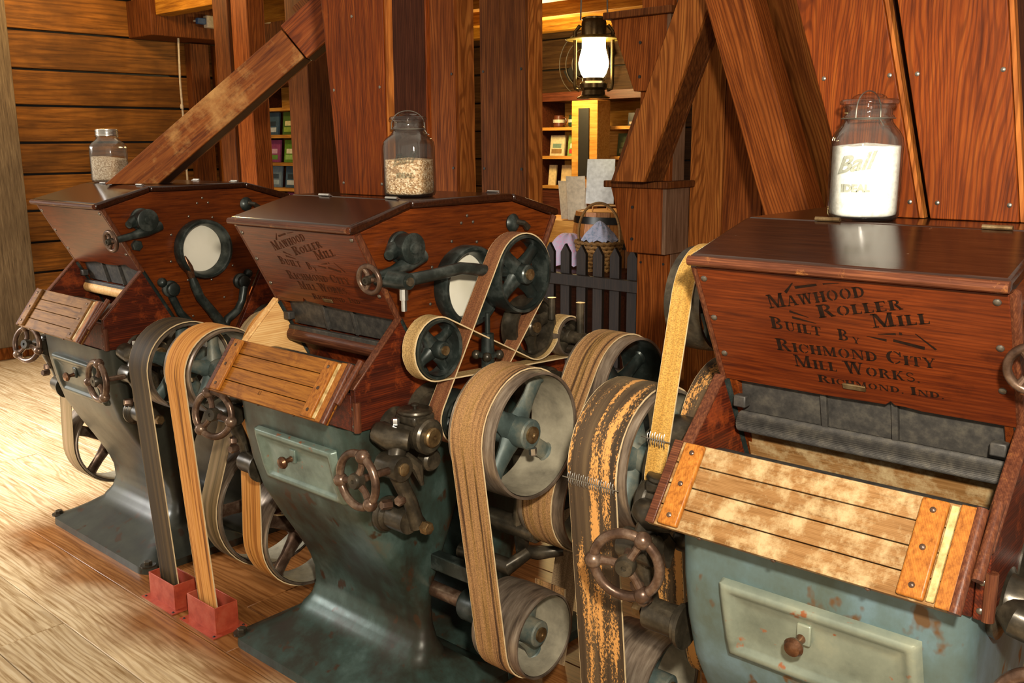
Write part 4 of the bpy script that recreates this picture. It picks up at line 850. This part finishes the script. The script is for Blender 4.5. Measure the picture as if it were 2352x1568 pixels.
# ================================================================== chutes
def chute(name, mill, fr, depth, y, label, mats=('chu', 'chd')):
    """tapered wooden spout standing on a hopper; fr = (xl0, xr0, z0, xl1, xr1, z1) in the mill frame"""
    ox, oy, rz = OFFS[mill]; xl0, xr0, z0, xl1, xr1, z1 = fr; xc = (xl0+xr0)/2
    c, s = math.cos(rz), math.sin(rz); r = empty(name, (ox+c*xc-s*y, oy+s*xc+c*y, z0), rz); h = z1-z0
    MB().prism([(0, xl0-xc), (0, xr0-xc), (h, xr1-xc), (h, xl1-xc)], 'y', 0, .022).build('front_board', M[mats[0]], r, .002)
    MB().prism([(0, xr0-xc-.022), (0, xr0-xc-.002), (h, xr1-xc-.002), (h, xr1-xc-.022)], 'y', .0225, depth).build('side_board', M[mats[1]], r, .002)
    MB().prism([(0, xl0-xc+.002), (0, xl0-xc+.022), (h, xl1-xc+.022), (h, xl1-xc+.002)], 'y', .0225, depth).build('side_board', M[mats[1]], r, .002)
    MB().prism([(0, xl0-xc), (0, xr0-xc), (h, xr1-xc), (h, xl1-xc)], 'y', depth+.0005, depth+.02).build('back_board', M[mats[0]], r, .002)
    MB().prism([(0, xr0-xc+.0005), (0, xr0-xc+.009), (h, xr1-xc+.009), (h, xr1-xc+.0005)], 'y', .006, .03).build('edge_strip', M['tr2'], r, .001)
    for (u, v) in ((.1, .02), (.9, .02), (.08, .25), (.92, .25), (.5, .42), (.9, .5)):
        xx = (xl0+(xl1-xl0)*v)*(1-u)+(xr0+(xr1-xr0)*v)*u-xc; screw(r, (xx, .0005, h*v+.01), (0, -1, 0), .005, 'wire')
    return tag(r, label, 'chute', 'wooden chutes on the hoppers')
chute('wooden_chute', 1, (.128, .354, 1.518, .015, .366, 2.75), .17, .30, 'dark red wooden chute standing on the middle mill')
chute('wooden_chute', 2, (.157, .292, 1.518, -.21, .035, 2.6), .13, .36, 'leaning red wooden chute right behind the jar of flour')
chute('wooden_chute', 2, (.315, .477, 1.518, .07, .325, 2.6), .2, .36, 'broad red wooden chute at the right edge on the nearest mill')
d = Vector((.53, .47, .56)).normalized(); s = Vector((.47, -.53, 0)).normalized(); u = s.cross(d); P0 = Vector((.36, .25, 1.518))
r = empty('slanting_chute', P0); r.matrix_world = Matrix.Translation(P0) @ Matrix((d, -s, u)).transposed().to_4x4()
def seg(a0, a1, b0, b1, t0, t1, name, mt, cut=False):
    base = [(a0 if not cut else -b0*.7845/.6202, b0), (a1, b0), (a1, b1), (a0 if not cut else -b1*.7845/.6202, b1)]
    vs = [(a, -t, b) for t in (t0, t1) for a, b in base]
    MB().add(vs, [(3, 2, 1, 0), (4, 5, 6, 7), (0, 1, 5, 4), (1, 2, 6, 5), (2, 3, 7, 6), (3, 0, 4, 7)]).build(name, M[mt], r, .003)
seg(0, .868, -.058, .078, -.02, 0, 'side_board', 'ch1', True); seg(0, .868, -.058, .078, -.16, -.14, 'side_board', 'ch1', True)
seg(0, .868, -.058, -.038, -.1395, -.0205, 'bottom_board', 'chd', True); seg(0, .868, .058, .078, -.1395, -.0205, 'top_board', 'ch1', True)
seg(.874, 1.75, -.068, .09, -.021, .002, 'side_board', 'chx'); seg(.874, 1.75, -.068, .09, -.163, -.141, 'side_board', 'chx'); seg(.874, 1.75, -.068, -.046, -.1405, -.0215, 'bottom_board', 'chd'); seg(.874, 1.75, .07, .09, -.1405, -.0215, 'top_board', 'chx')
seg(.95, 1.12, .0905, .125, -.12, -.04, 'cleat', 'tr3')
tag(r, 'slanting wooden chute with a scuffed pale face rising from the farthest mill', 'chute', 'wooden chutes on the hoppers')

# ================================================================== jars
def superring(c, r, z, k, n=40):
    out = []
    for a in range(n):
        t = 2*PI*a/n; ct, st = math.cos(t), math.sin(t); f = (abs(ct)**k+abs(st)**k)**(-1/k); out.append((c[0]+r*f*ct, c[1]+r*f*st, z))
    return out
def jar(mill, x, y, z, sc, kk, fill, fmat, label, flabel, lid=True, words=True, rot=.6, slope=0., va=-1.19):
    ox, oy, rz = OFFS[mill]; c, s_ = math.cos(rz), math.sin(rz)
    r = empty('glass_jar', (ox+c*x-s_*y, oy+s_*x+c*y, z), rz+rot); S_ = sc
    prof = [(.056, .0, kk), (.0635, .004, kk), (.0665, .012, kk), (.0665, .145, kk), (.065, .158, kk), (.060, .170, (kk+2)/2), (.053, .180, 2), (.047, .188, 2), (.045, .194, 2), (.048, .197, 2), (.048, .200, 2), (.0445, .203, 2), (.0445, .214, 2), (.048, .217, 2), (.048, .221, 2)]
    rings = [superring((0, 0), a*S_, b*S_, k) for a, b, k in prof]
    o = MB().loft(rings, False, False); o.f.append(tuple(range(39, -1, -1)))
    body = o.build('jar_body', M['glass'], r, 0, True, 60)
    inner = [superring((0, 0), (a-.0035)*S_, max(b, .006)*S_, k) for a, b, k in prof[1:]]
    q = MB().loft([g for g in inner], False, False); q.f.append(tuple(range(39, -1, -1))); q.build('jar_inside', M['glass'], r, 0, True, 60)
    if lid:
        l = MB().lathe([(.046, .2215), (.054, .2225), (.055, .227), (.053, .231), (.046, .2325), (.034, .233), (.030, .238), (.022, .242), (.001, .243)], (0, 0, 0), (0, 0, 1), 36)
        l.v = [tuple(k*S_ for k in v) for v in l.v]; l.build('glass_lid', M['glass'], r, 0, True, 60)
        w = MB().tube([Vector((.05*math.cos(t), .05*math.sin(t), .196))*S_ for t in [2*PI*k/30 for k in range(30)]], .0013, 6, True)
        w.tube([Vector((math.cos(a)*.053*ct, math.sin(a)*.053*ct, .196+.052*st))*S_ for a in (.9,) for ct, st in [(math.cos(t), math.sin(t)**.7) for t in [PI*k/20 for k in range(21)]]], .0014, 6)
        w.tube([Vector((.051*math.cos(.9), .051*math.sin(.9), .196))*S_, Vector((.058*math.cos(.8), .058*math.sin(.8), .182))*S_, Vector((.06*math.cos(.3), .06*math.sin(.3), .180))*S_], .0013, 6)
        w.build('wire_bail', M['wire'], r)
    else:
        l = MB()
        for zz_ in (.205, .211, .217, .223): l.torus(Vector((0, 0, zz_))*S_, (0, 0, 1), .046*S_, .0022*S_, 30, 6)
        l.lathe([(.0455*S_, .2*S_), (.0455*S_, .228*S_), (.043*S_, .229*S_)], (0, 0, 0), (0, 0, 1), 30).build('screw_neck', M['steel'], r, 0, True)
    if words:
        for text, zz_, size, sh in (('Ball', .098, .044, .35), ('IDEAL', .058, .019, 0)):
            cu = bpy.data.curves.new('t', 'FONT'); cu.body = text; cu.size = size*S_; cu.shear = sh; cu.extrude = .001; cu.bevel_depth = .001
            ob = bpy.data.objects.new('t', cu); COL.objects.link(ob); dg_ = bpy.context.evaluated_depsgraph_get(); me = bpy.data.meshes.new_from_object(ob.evaluated_get(dg_)); bpy.data.objects.remove(ob)
            xs = [v.co.x for v in me.vertices]; xm = (min(xs)+max(xs))/2; R = .0672*S_
            fa = va-rot-.22
            for v in me.vertices:
                t = fa+(v.co.x-xm)/R; k = kk; ct, st = math.cos(t), math.sin(t); f = (abs(ct)**k+abs(st)**k)**(-1/k); rr = (R+v.co.z*.9)*f
                v.co = Vector((rr*ct, rr*st, zz_*S_+v.co.y+(v.co.x-xm)*(.18 if sh else 0)))
            me.materials.clear(); me.materials.append(M['emb']); to = bpy.data.objects.new('embossed_word', me); COL.objects.link(to); to.parent = r
    tag(r, label, 'jar', 'glass jars on the hoppers')
    # contents
    n = 40; prf = [(.050, .0075), (.0605, .012), (.0618, .02)]
    top = fill; rr = [superring((0, 0), a*S_, b*S_, k) for a, b, k in [(x_, y_, kk) for x_, y_ in prf]]
    def hz(px, py): return top*S_+slope*px
    for f in (1.0, .75, .5, .25, .02):
        g = superring((0, 0), .0618*f*S_, 0, kk); rr.append([(a, b, hz(a, b)+.006*S_*(1-f)+random.uniform(-.0012, .0012)*S_) for a, b, _ in g])
    o = MB().loft(rr).build('jar_contents', M[fmat], None, 0, True, 60); o.location = r.location; o.rotation_euler = r.rotation_euler
    tag(o, flabel, 'grain' if fmat != 'flour' else 'flour', None, 'stuff')
    return r
jar(2, .212, .272, 1.5175, 1.0, 2.6, .143, 'flour', 'tall clasp-lid glass jar of flour on the nearest mill', 'white flour filling the clasp-lid jar on the nearest mill')
jar(1, .436, .318, 1.5175, 1.0, 4.0, .108, 'wheat', 'square clasp-lid glass jar half full of wheat on the middle mill', 'golden cracked wheat in the jar on the middle mill', True, True, .35, 0., -.73)
jar(0, .062, .292, 1.5175, .98, 4.0, .105, 'wheat1', 'open-topped screw-neck glass jar on the farthest mill', 'pale grain heaped in the open jar on the farthest mill', False, False, .5, -.12)
o = MB().tube([(-.035, 0, .0), (-.035, 0, .05), (-.028, 0, .058), (.028, 0, .058), (.035, 0, .05), (.035, 0, .0)], .008, 10); o.box(-.05, .05, -.03, .03, -.012, .0); o = o.build('scoop_handle', M['cord'], None, .002); o.location = (.10, .50, 1.5312); tag(o, 'small white handled lid lying behind the farthest jar', 'lid')

# ================================================================== lantern
r = empty('hanging_lantern', (.41, 3.27, 1.94))
MB().lathe([(.10, 0), (.105, .006), (.075, .022), (.07, .05), (.085, .065), (.088, .09), (.07, .105), (.068, .125)], (0, 0, 0), (0, 0, 1), 32).build('font', M['lampm'], r)
MB().lathe([(.062, .126), (.078, .15), (.092, .19), (.094, .22), (.085, .26), (.074, .30), (.072, .355)], (0, 0, 0), (0, 0, 1), 36).build('glass_globe', M['globe'], r)
MB().lathe([(.172, .352), (.175, .357), (.09, .376), (.078, .38), (.076, .372), (.09, .366)], (0, 0, 0), (0, 0, 1), 36).build('brim', M['brim'], r)
MB().lathe([(.07, .372), (.078, .376), (.078, .45), (.072, .47), (.076, .474), (.076, .484), (.05, .49)], (0, 0, 0), (0, 0, 1), 36).build('hood', M['lampm'], r)
for a in (PI*.21, -PI*.79):
    cx, cy = .106*math.cos(a), .106*math.sin(a)
    MB().tube([(cx*.8, cy*.8, .05), (cx*1.05, cy*1.05, .06), (cx*1.1, cy*1.1, .09), (cx*1.1, cy*1.1, .40), (cx*.8, cy*.8, .44)], .012, 10).build('air_tube', M['lampm'], r)
    MB().tube([(cx*.78, cy*.78, .47), (cx*.75, cy*.75, .60), (cx*.3, cy*.3, .74), (0, 0, .79)], .005, 8).build('hanger', M['wire'], r)
tag(r, 'lit hanging oil-style lantern glowing yellow before the shop', 'lantern')
# ================================================================== picket fence
r = empty('picket_fence', (.58, 3.0, 0)); base = None
for k in range(8):
    x = -.42+k*.127
    base = MB().prism([(0, -.036), (0, .036), (1.0, .036), (1.055, 0), (1.0, -.036)], 'y', -.012, .012).build('picket', M['fence'], r, .002) if base is None else share(base, 'picket', (0, 0, 0), r)
    base.location if k else None
    (base if k == 0 else r.children[-1]).location = (x, 0, .0)
for z in (.80, .25): MB().box(-.5, .56, -.05, -.0125, z, z+.07).build('rail', M['fence'], r, .003)
tag(r, 'black picket fence closing off the shop', 'fence')
# ================================================================== barrel, easel, basket
r = empty('display_barrel', (.07, 3.98, .12)); H = 1.07
def br(z): return .275+.05*math.sin(PI*z/H)
ns = 18; st = None
for k in range(ns):
    a0, a1 = 2*PI*k/ns+.006, 2*PI*(k+1)/ns-.006; rings = []
    for j in range(9):
        z = H*j/8; R = br(z); rings.append([(R*math.cos(a0), R*math.sin(a0), z), (R*math.cos(a1), R*math.sin(a1), z), ((R-.025)*math.cos(a1), (R-.025)*math.sin(a1), z), ((R-.025)*math.cos(a0), (R-.025)*math.sin(a0), z)])
    MB().loft(rings).build('stave', M['barrel'], r, 0, True, 40)
MB().lathe([(.245, H-.012), (.245, H-.002)], (0, 0, 0), (0, 0, 1), 30).build('head', M['shelf'], r)
for z in (.03, .20, .42, .64, .82, .99): MB().lathe_closed([(br(z)+.002, z), (br(z)+.005, z), (br(z+.05)+.005, z+.05), (br(z+.05)+.002, z+.05)], (0, 0, 0), (0, 0, 1), 40).build('hoop', M['hoop'], r)
tag(r, 'wooden barrel with black iron hoops behind the picket fence', 'barrel')
o = MB().box(-.3, .3, -.3, .3, 0, .119).build('low_plinth', M['dshelf'], None, .006); o.location = (.07, 3.98, 0); tag(o, 'low dark plinth under the display barrel', 'plinth')
def easel(x, y, z, rz, w, h, tilt, col, label):
    r = empty('display_easel', (x, y, z), rz)
    for sx in (-1, 1): MB().tube([(sx*w*.45, -.03, 0), (sx*w*.3, .03+h*math.sin(tilt)*.9, h*1.02)], .006, 6).build('leg', M['pale'], r)
    MB().tube([(0, .16, 0), (0, .03+h*math.sin(tilt)*.8, h*.95)], .006, 6).build('leg', M['pale'], r)
    MB().box(-w*.55, w*.55, -.05, -.02, .035, .045).build('ledge', M['pale'], r, .001)
    tag(r, label, 'easel')
    return r
easel(.05, 3.90, 1.191, .55, .2, .30, .35, '', 'small wooden easel on the barrel top')
o = MB().box(-.10, .10, -.012, .0, 0, .33).build('white_card', paint('d9dde0', .3), None, .002); o.location = (.033, 3.855, 1.24); o.rotation_euler = (-.34, 0, .55); tag(o, 'glossy white card leaning on the barrel easel', 'card')
o = MB().box(-.32, .32, -.22, .22, .0, 1.09).build('display_counter', M['shelf'], None, .008); o.location = (-.60, 4.25, 0); tag(o, 'honey wood display counter left of the barrel', 'counter')
for k, (x, y, a, w, h, lab) in enumerate(((-.47, 4.17, 1.0, .17, .30, 'white book standing open left of the leaning booklet'), (-.37, 4.12, .9, .15, .34, 'white booklet leaning beside the barrel'))):
    b = MB(); b.prism([(-w/2, -.004), (0, .012), (w/2, -.004), (w/2, -.010), (0, .004), (-w/2, -.010)], 'z', 0, h); o = b.build('standing_booklet', paint('e6ddcb', .5), None, .001); o.location = (x, y, 1.093); o.rotation_euler = (-.3, 0, a); tag(o, lab, 'booklet')
o = MB().box(-.36, .3, -.22, .2, 0, .845).build('display_crate', M['dshelf'], None, .006); o.location = (.30, 3.36, 0); tag(o, 'dark crate behind the pickets carrying the basket', 'crate')
r = empty('wicker_basket', (.40, 3.36, .846))
for j in range(8):
    z = .012+j*.025; R = .115+.045*j/7; pts = [(R*math.cos(2*PI*k/48), R*math.sin(2*PI*k/48)*.85, z+(.004 if (k+j) % 2 else -.004)) for k in range(48)]
    MB().tube(pts, .0125, 6, True).build('weave', M['wick'], r)
MB().lathe([(.11, .002), (.11, .01)], (0, 0, 0), (0, 0, 1), 24).build('bottom', M['wick'], r)
MB().tube([(.165*math.cos(t), .02*math.sin(2*t), .19+.25*math.sin(t)) for t in [PI*k/20 for k in range(21)]], .009, 8).build('handle', M['wick'], r)
tag(r, 'wicker basket with arched handle behind the picket fence', 'basket')
def cloth(name, loc, rx, ry, h, col, label, peak=1.4):
    rings = []
    for j in range(9):
        f = j/8; rings.append([(rx*f*(1+.12*math.sin(5*a)*f)*math.cos(a), ry*f*(1+.1*math.sin(7*a)*f)*math.sin(a), h*(1-f**peak)+.012*math.sin(9*a+f*6)*f) for a in [2*PI*k/36 for k in range(36)]])
    rings[0] = [(p[0]+1e-4*math.cos(i), p[1]+1e-4*math.sin(i), p[2]) for i, p in enumerate(rings[0])]
    m_ = blotch('patterned_cloth_'+col, [(.35, col), (.5, '9a9aae'), (.65, col)], 40., .8, 0, 4, .2)
    o = MB().loft(rings[::-1]).build(name, m_, None, 0, True, 60); o.location = loc; return tag(o, label, 'cloth')
cloth('folded_cloth', (.42, 3.34, 1.045), .125, .10, .13, '6d7d92', 'blue-grey cloth heaped in the wicker basket')
cloth('folded_cloth', (.10, 3.42, .87), .17, .13, .20, 'b77f9e', 'purple-pink patterned cloth left of the basket', 3.)
# ================================================================== shop shelves on the back wall
def bookcase(name, x0, x1, y0, y1, z0, zs, ztop, label, back='shelf', side='dshelf'):
    r = empty(name, ((x0+x1)/2, (y0+y1)/2, 0)); X, Y = (x0+x1)/2, (y0+y1)/2
    B = lambda n, a, b, c, d_, e, f, m: MB().box(a-X, b-X, c-Y, d_-Y, e, f).build(n, M[m], r, .003)
    B('back_panel', x0+.03, x1-.03, y1-.02, y1, z0, ztop, back)
    for x in (x0, x1-.03): B('side', x, x+.03, y0, y1, 0, ztop, side)
    for z in zs: B('shelf', x0+.0305, x1-.0305, y0, y1-.0205, z-.03, z, back)
    B('cornice', x0-.03, x1+.03, y0-.04, y1, ztop+.0005, ztop+.085, side)
    if z0 > .3: B('cupboard', x0+.0305, x1-.0305, y0+.01, y1-.0205, .0, z0-.032, side)
    return tag(r, label, 'bookcase')
bookcase('shop_shelves', -2.14, -.80, 5.72, 6.14, 1.25, [1.254, 1.542, 1.817], 2.06, 'honey wood shop shelves below the lantern')
r = empty('glazed_cabinet_post', (-1.38, 5.60, 0))
MB().box(-.15, .15, -.1, .1, 1.25, 2.05).build('post', M['shelf'], r, .006); MB().box(-.06, .06, -.115, -.1005, 1.36, 1.98).build('mesh_panel', M['black'], r, .002); MB().box(-.16, .16, -.1, .1, 0, 1.2495).build('base', M['dshelf'], r, .004)
tag(r, 'narrow honey wood cabinet with dark panel between the shop shelves', 'cabinet')
def mug(x, y, z, col, label):
    r = empty('stoneware_mug', (x, y, z)); m_ = paint(col, .25)
    MB().lathe([(.045, 0), (.055, .012), (.058, .06), (.048, .10), (.050, .115), (.046, .115), (.044, .10), (.04, .02)], (0, 0, 0), (0, 0, 1), 24).build('mug_body', m_, r)
    MB().tube([(.05, 0, .095), (.085, 0, .09), (.095, 0, .06), (.08, 0, .03), (.054, 0, .028)], .008, 8).build('handle', m_, r)
    MB().lathe([(.0586, .045), (.0588, .075)], (0, 0, 0), (0, 0, 1), 24).build('label_band', paint('b9b3a4'), r)
    tag(r, label, 'mug', 'mugs on the shop shelf')
mug(-1.975, 5.86, 1.818, '5a2f1c', 'brown mug on the upper shop shelf'); mug(-1.785, 5.86, 1.818, '1f3a2c', 'dark green mug on the upper shop shelf'); mug(-1.60, 5.86, 1.818, '20302a', 'dark mug half hidden by the cabinet')
def card(x, y, z, w, h, cols, label, cat='book', t=.02, tilt=.12, rz=0, name='shop_book'):
    r = empty(name, (x, y, z), rz); R_m = Matrix.Rotation(-tilt, 4, 'X')
    def b(a, c, y0, y1, e, f, col):
        o = MB().box(a, c, y0, y1, e, f).build('cover' if y0 > -.001 else 'cover_patch', paint(col), r, .001); o.rotation_euler = (-tilt, 0, 0); return o
    b(-w/2, w/2, 0, t, 0, h, cols[0])
    for k, c in enumerate(cols[1:]):
        a = -w*.38+.07*w*(k % 3); b(a, a+w*(.72-.12*(k % 2)), -.002-.0005*k, -.0002, h*(.12+.27*k), h*(.33+.27*k), c)
    return tag(r, label, cat)
card(-1.955, 5.80, 1.543, .18, .2, ['c9bd97', '8a6a3c', '6f8a7a'], 'cream picture booklet on the middle shop shelf')
card(-1.74, 5.80, 1.543, .16, .2, ['7d9a4a', 'b9382e', 'd9d6c4'], 'green and red picture book on the middle shop shelf')
card(-1.13, 5.80, 1.543, .19, .21, ['4f5a34', '8c8a5c', '6d7348'], 'olive green book on the right middle shop shelf')
card(-1.05, 5.82, 1.818, .14, .12, ['1c1a1c', 'b9aa98'], 'small dark framed picture on the right upper shop shelf', 'picture frame', .015, .1, 0, 'picture_frame')
card(-2.02, 5.80, 1.255, .09, .2, ['d6c08e'], 'yellowed booklet at the left of the lower shop shelf')
card(-1.84, 5.80, 1.255, .13, .2, ['c2a778', 'd3bf98'], 'tan booklet in the middle of the lower shop shelf')
card(-1.65, 5.80, 1.255, .08, .22, ['d9cfc0', 'b04a4a'], 'white booklet with a red mark on the lower shop shelf')
card(-1.08, 5.80, 1.255, .12, .13, ['b8b02c', 'd8d46a'], 'small yellow packet on the right lower shop shelf', 'packet', .04)
# shelf with guidebooks seen between the posts on the left
bookcase('guidebook_rack', -3.75, -2.35, 3.55, 3.85, 1.02, [1.03, 1.28, 1.51, 1.76, 2.0], 2.2, 'dark rack of picture guidebooks between the left posts', 'shelf', 'dshelf')
cols = [['4a6a2c', '8fae4a', 'd9d6a0'], ['6a7f8f', '9ab0b8', '3a4a58'], ['8a3f6a', '5f8a3c', 'c9a0b8'], ['3f5a6f', 'b9c4c8', '2c3a44'], ['5f8a2c', '9ac46a', 'e0e0c0']]
spot = ('left end', 'second place', 'third place', 'fourth place', 'right end'); row = ('bottom', 'second', 'third', 'fourth')
for j, z in enumerate((1.031, 1.281, 1.511, 1.761)):
    for k in range(5):
        c = cols[(k*2+j) % 5]; card(-3.6+k*.26, 3.62, z, .19, .205, c, 'picture guidebook at the %s of the %s guidebook rack row' % (spot[k], row[j]))
# ================================================================== odds and ends on the walls
r = empty('pendant_switch', (-3.46, 2.95, 0))
MB().tube([(0, 0, 2.72), (-.05, -.12, 2.70), (-.12, -.22, 2.62), (-.13, -.23, 2.2), (-.14, -.22, 1.9), (-.13, -.23, 1.55), (-.13, -.23, 1.2)], .009, 8).build('cord', M['cord'], r); MB().lathe([(.014, 0), (.016, .02), (.01, .04)], (-.13, -.23, 1.98), (0, 0, 1), 10).build('cord_switch', M['cord'], r)
tag(r, 'white cord hanging down the amber board wall', 'cord')
r = empty('junction_box', (-3.46, 2.97, 2.70))
MB().box(-.03, .03, -.05, .05, -.05, .05).build('box', M['cord'], r, .006); MB().tube([(0, .05, 0), (0, .6, .05)], .012, 8).build('conduit', M['cord'], r); MB().box(-.02, .02, -.13, -.05, -.025, .025).build('plug', paint('2c4a78'), r, .006)
tag(r, 'small electrical box with blue plug above the hanging cord', 'electrical box')
o = MB().box(-3.88, -3.84, 5.0, 6.1, 2.42, 2.60).build('red_sign_board', paint('b01f4a', .4), None, .004); tag(o, 'red board high on the far left wall', 'sign')
r = empty('wall_fan', (-1.75, 6.02, 2.42))
for R in (.30, .22, .14): MB().torus((0, -.06, 0), (0, 1, 0), R, .005, 40, 6).build('guard_ring', M['wire'], r)
for k in range(4):
    a = k*PI/2+.4; MB().obox((.15*math.cos(a), 0, .15*math.sin(a)), (math.cos(a), 0, math.sin(a)), (-math.sin(a)*.9, .35, math.cos(a)*.9), (0, 1, 0), .13, .06, .004).build('blade', M['black'], r)
MB().lathe([(.05, -.05), (.05, .1), (.03, .12)], (0, 0, 0), (0, 1, 0), 20).build('motor', M['black'], r)
tag(r, 'dark wall fan above the shop shelves left of the lantern', 'fan')
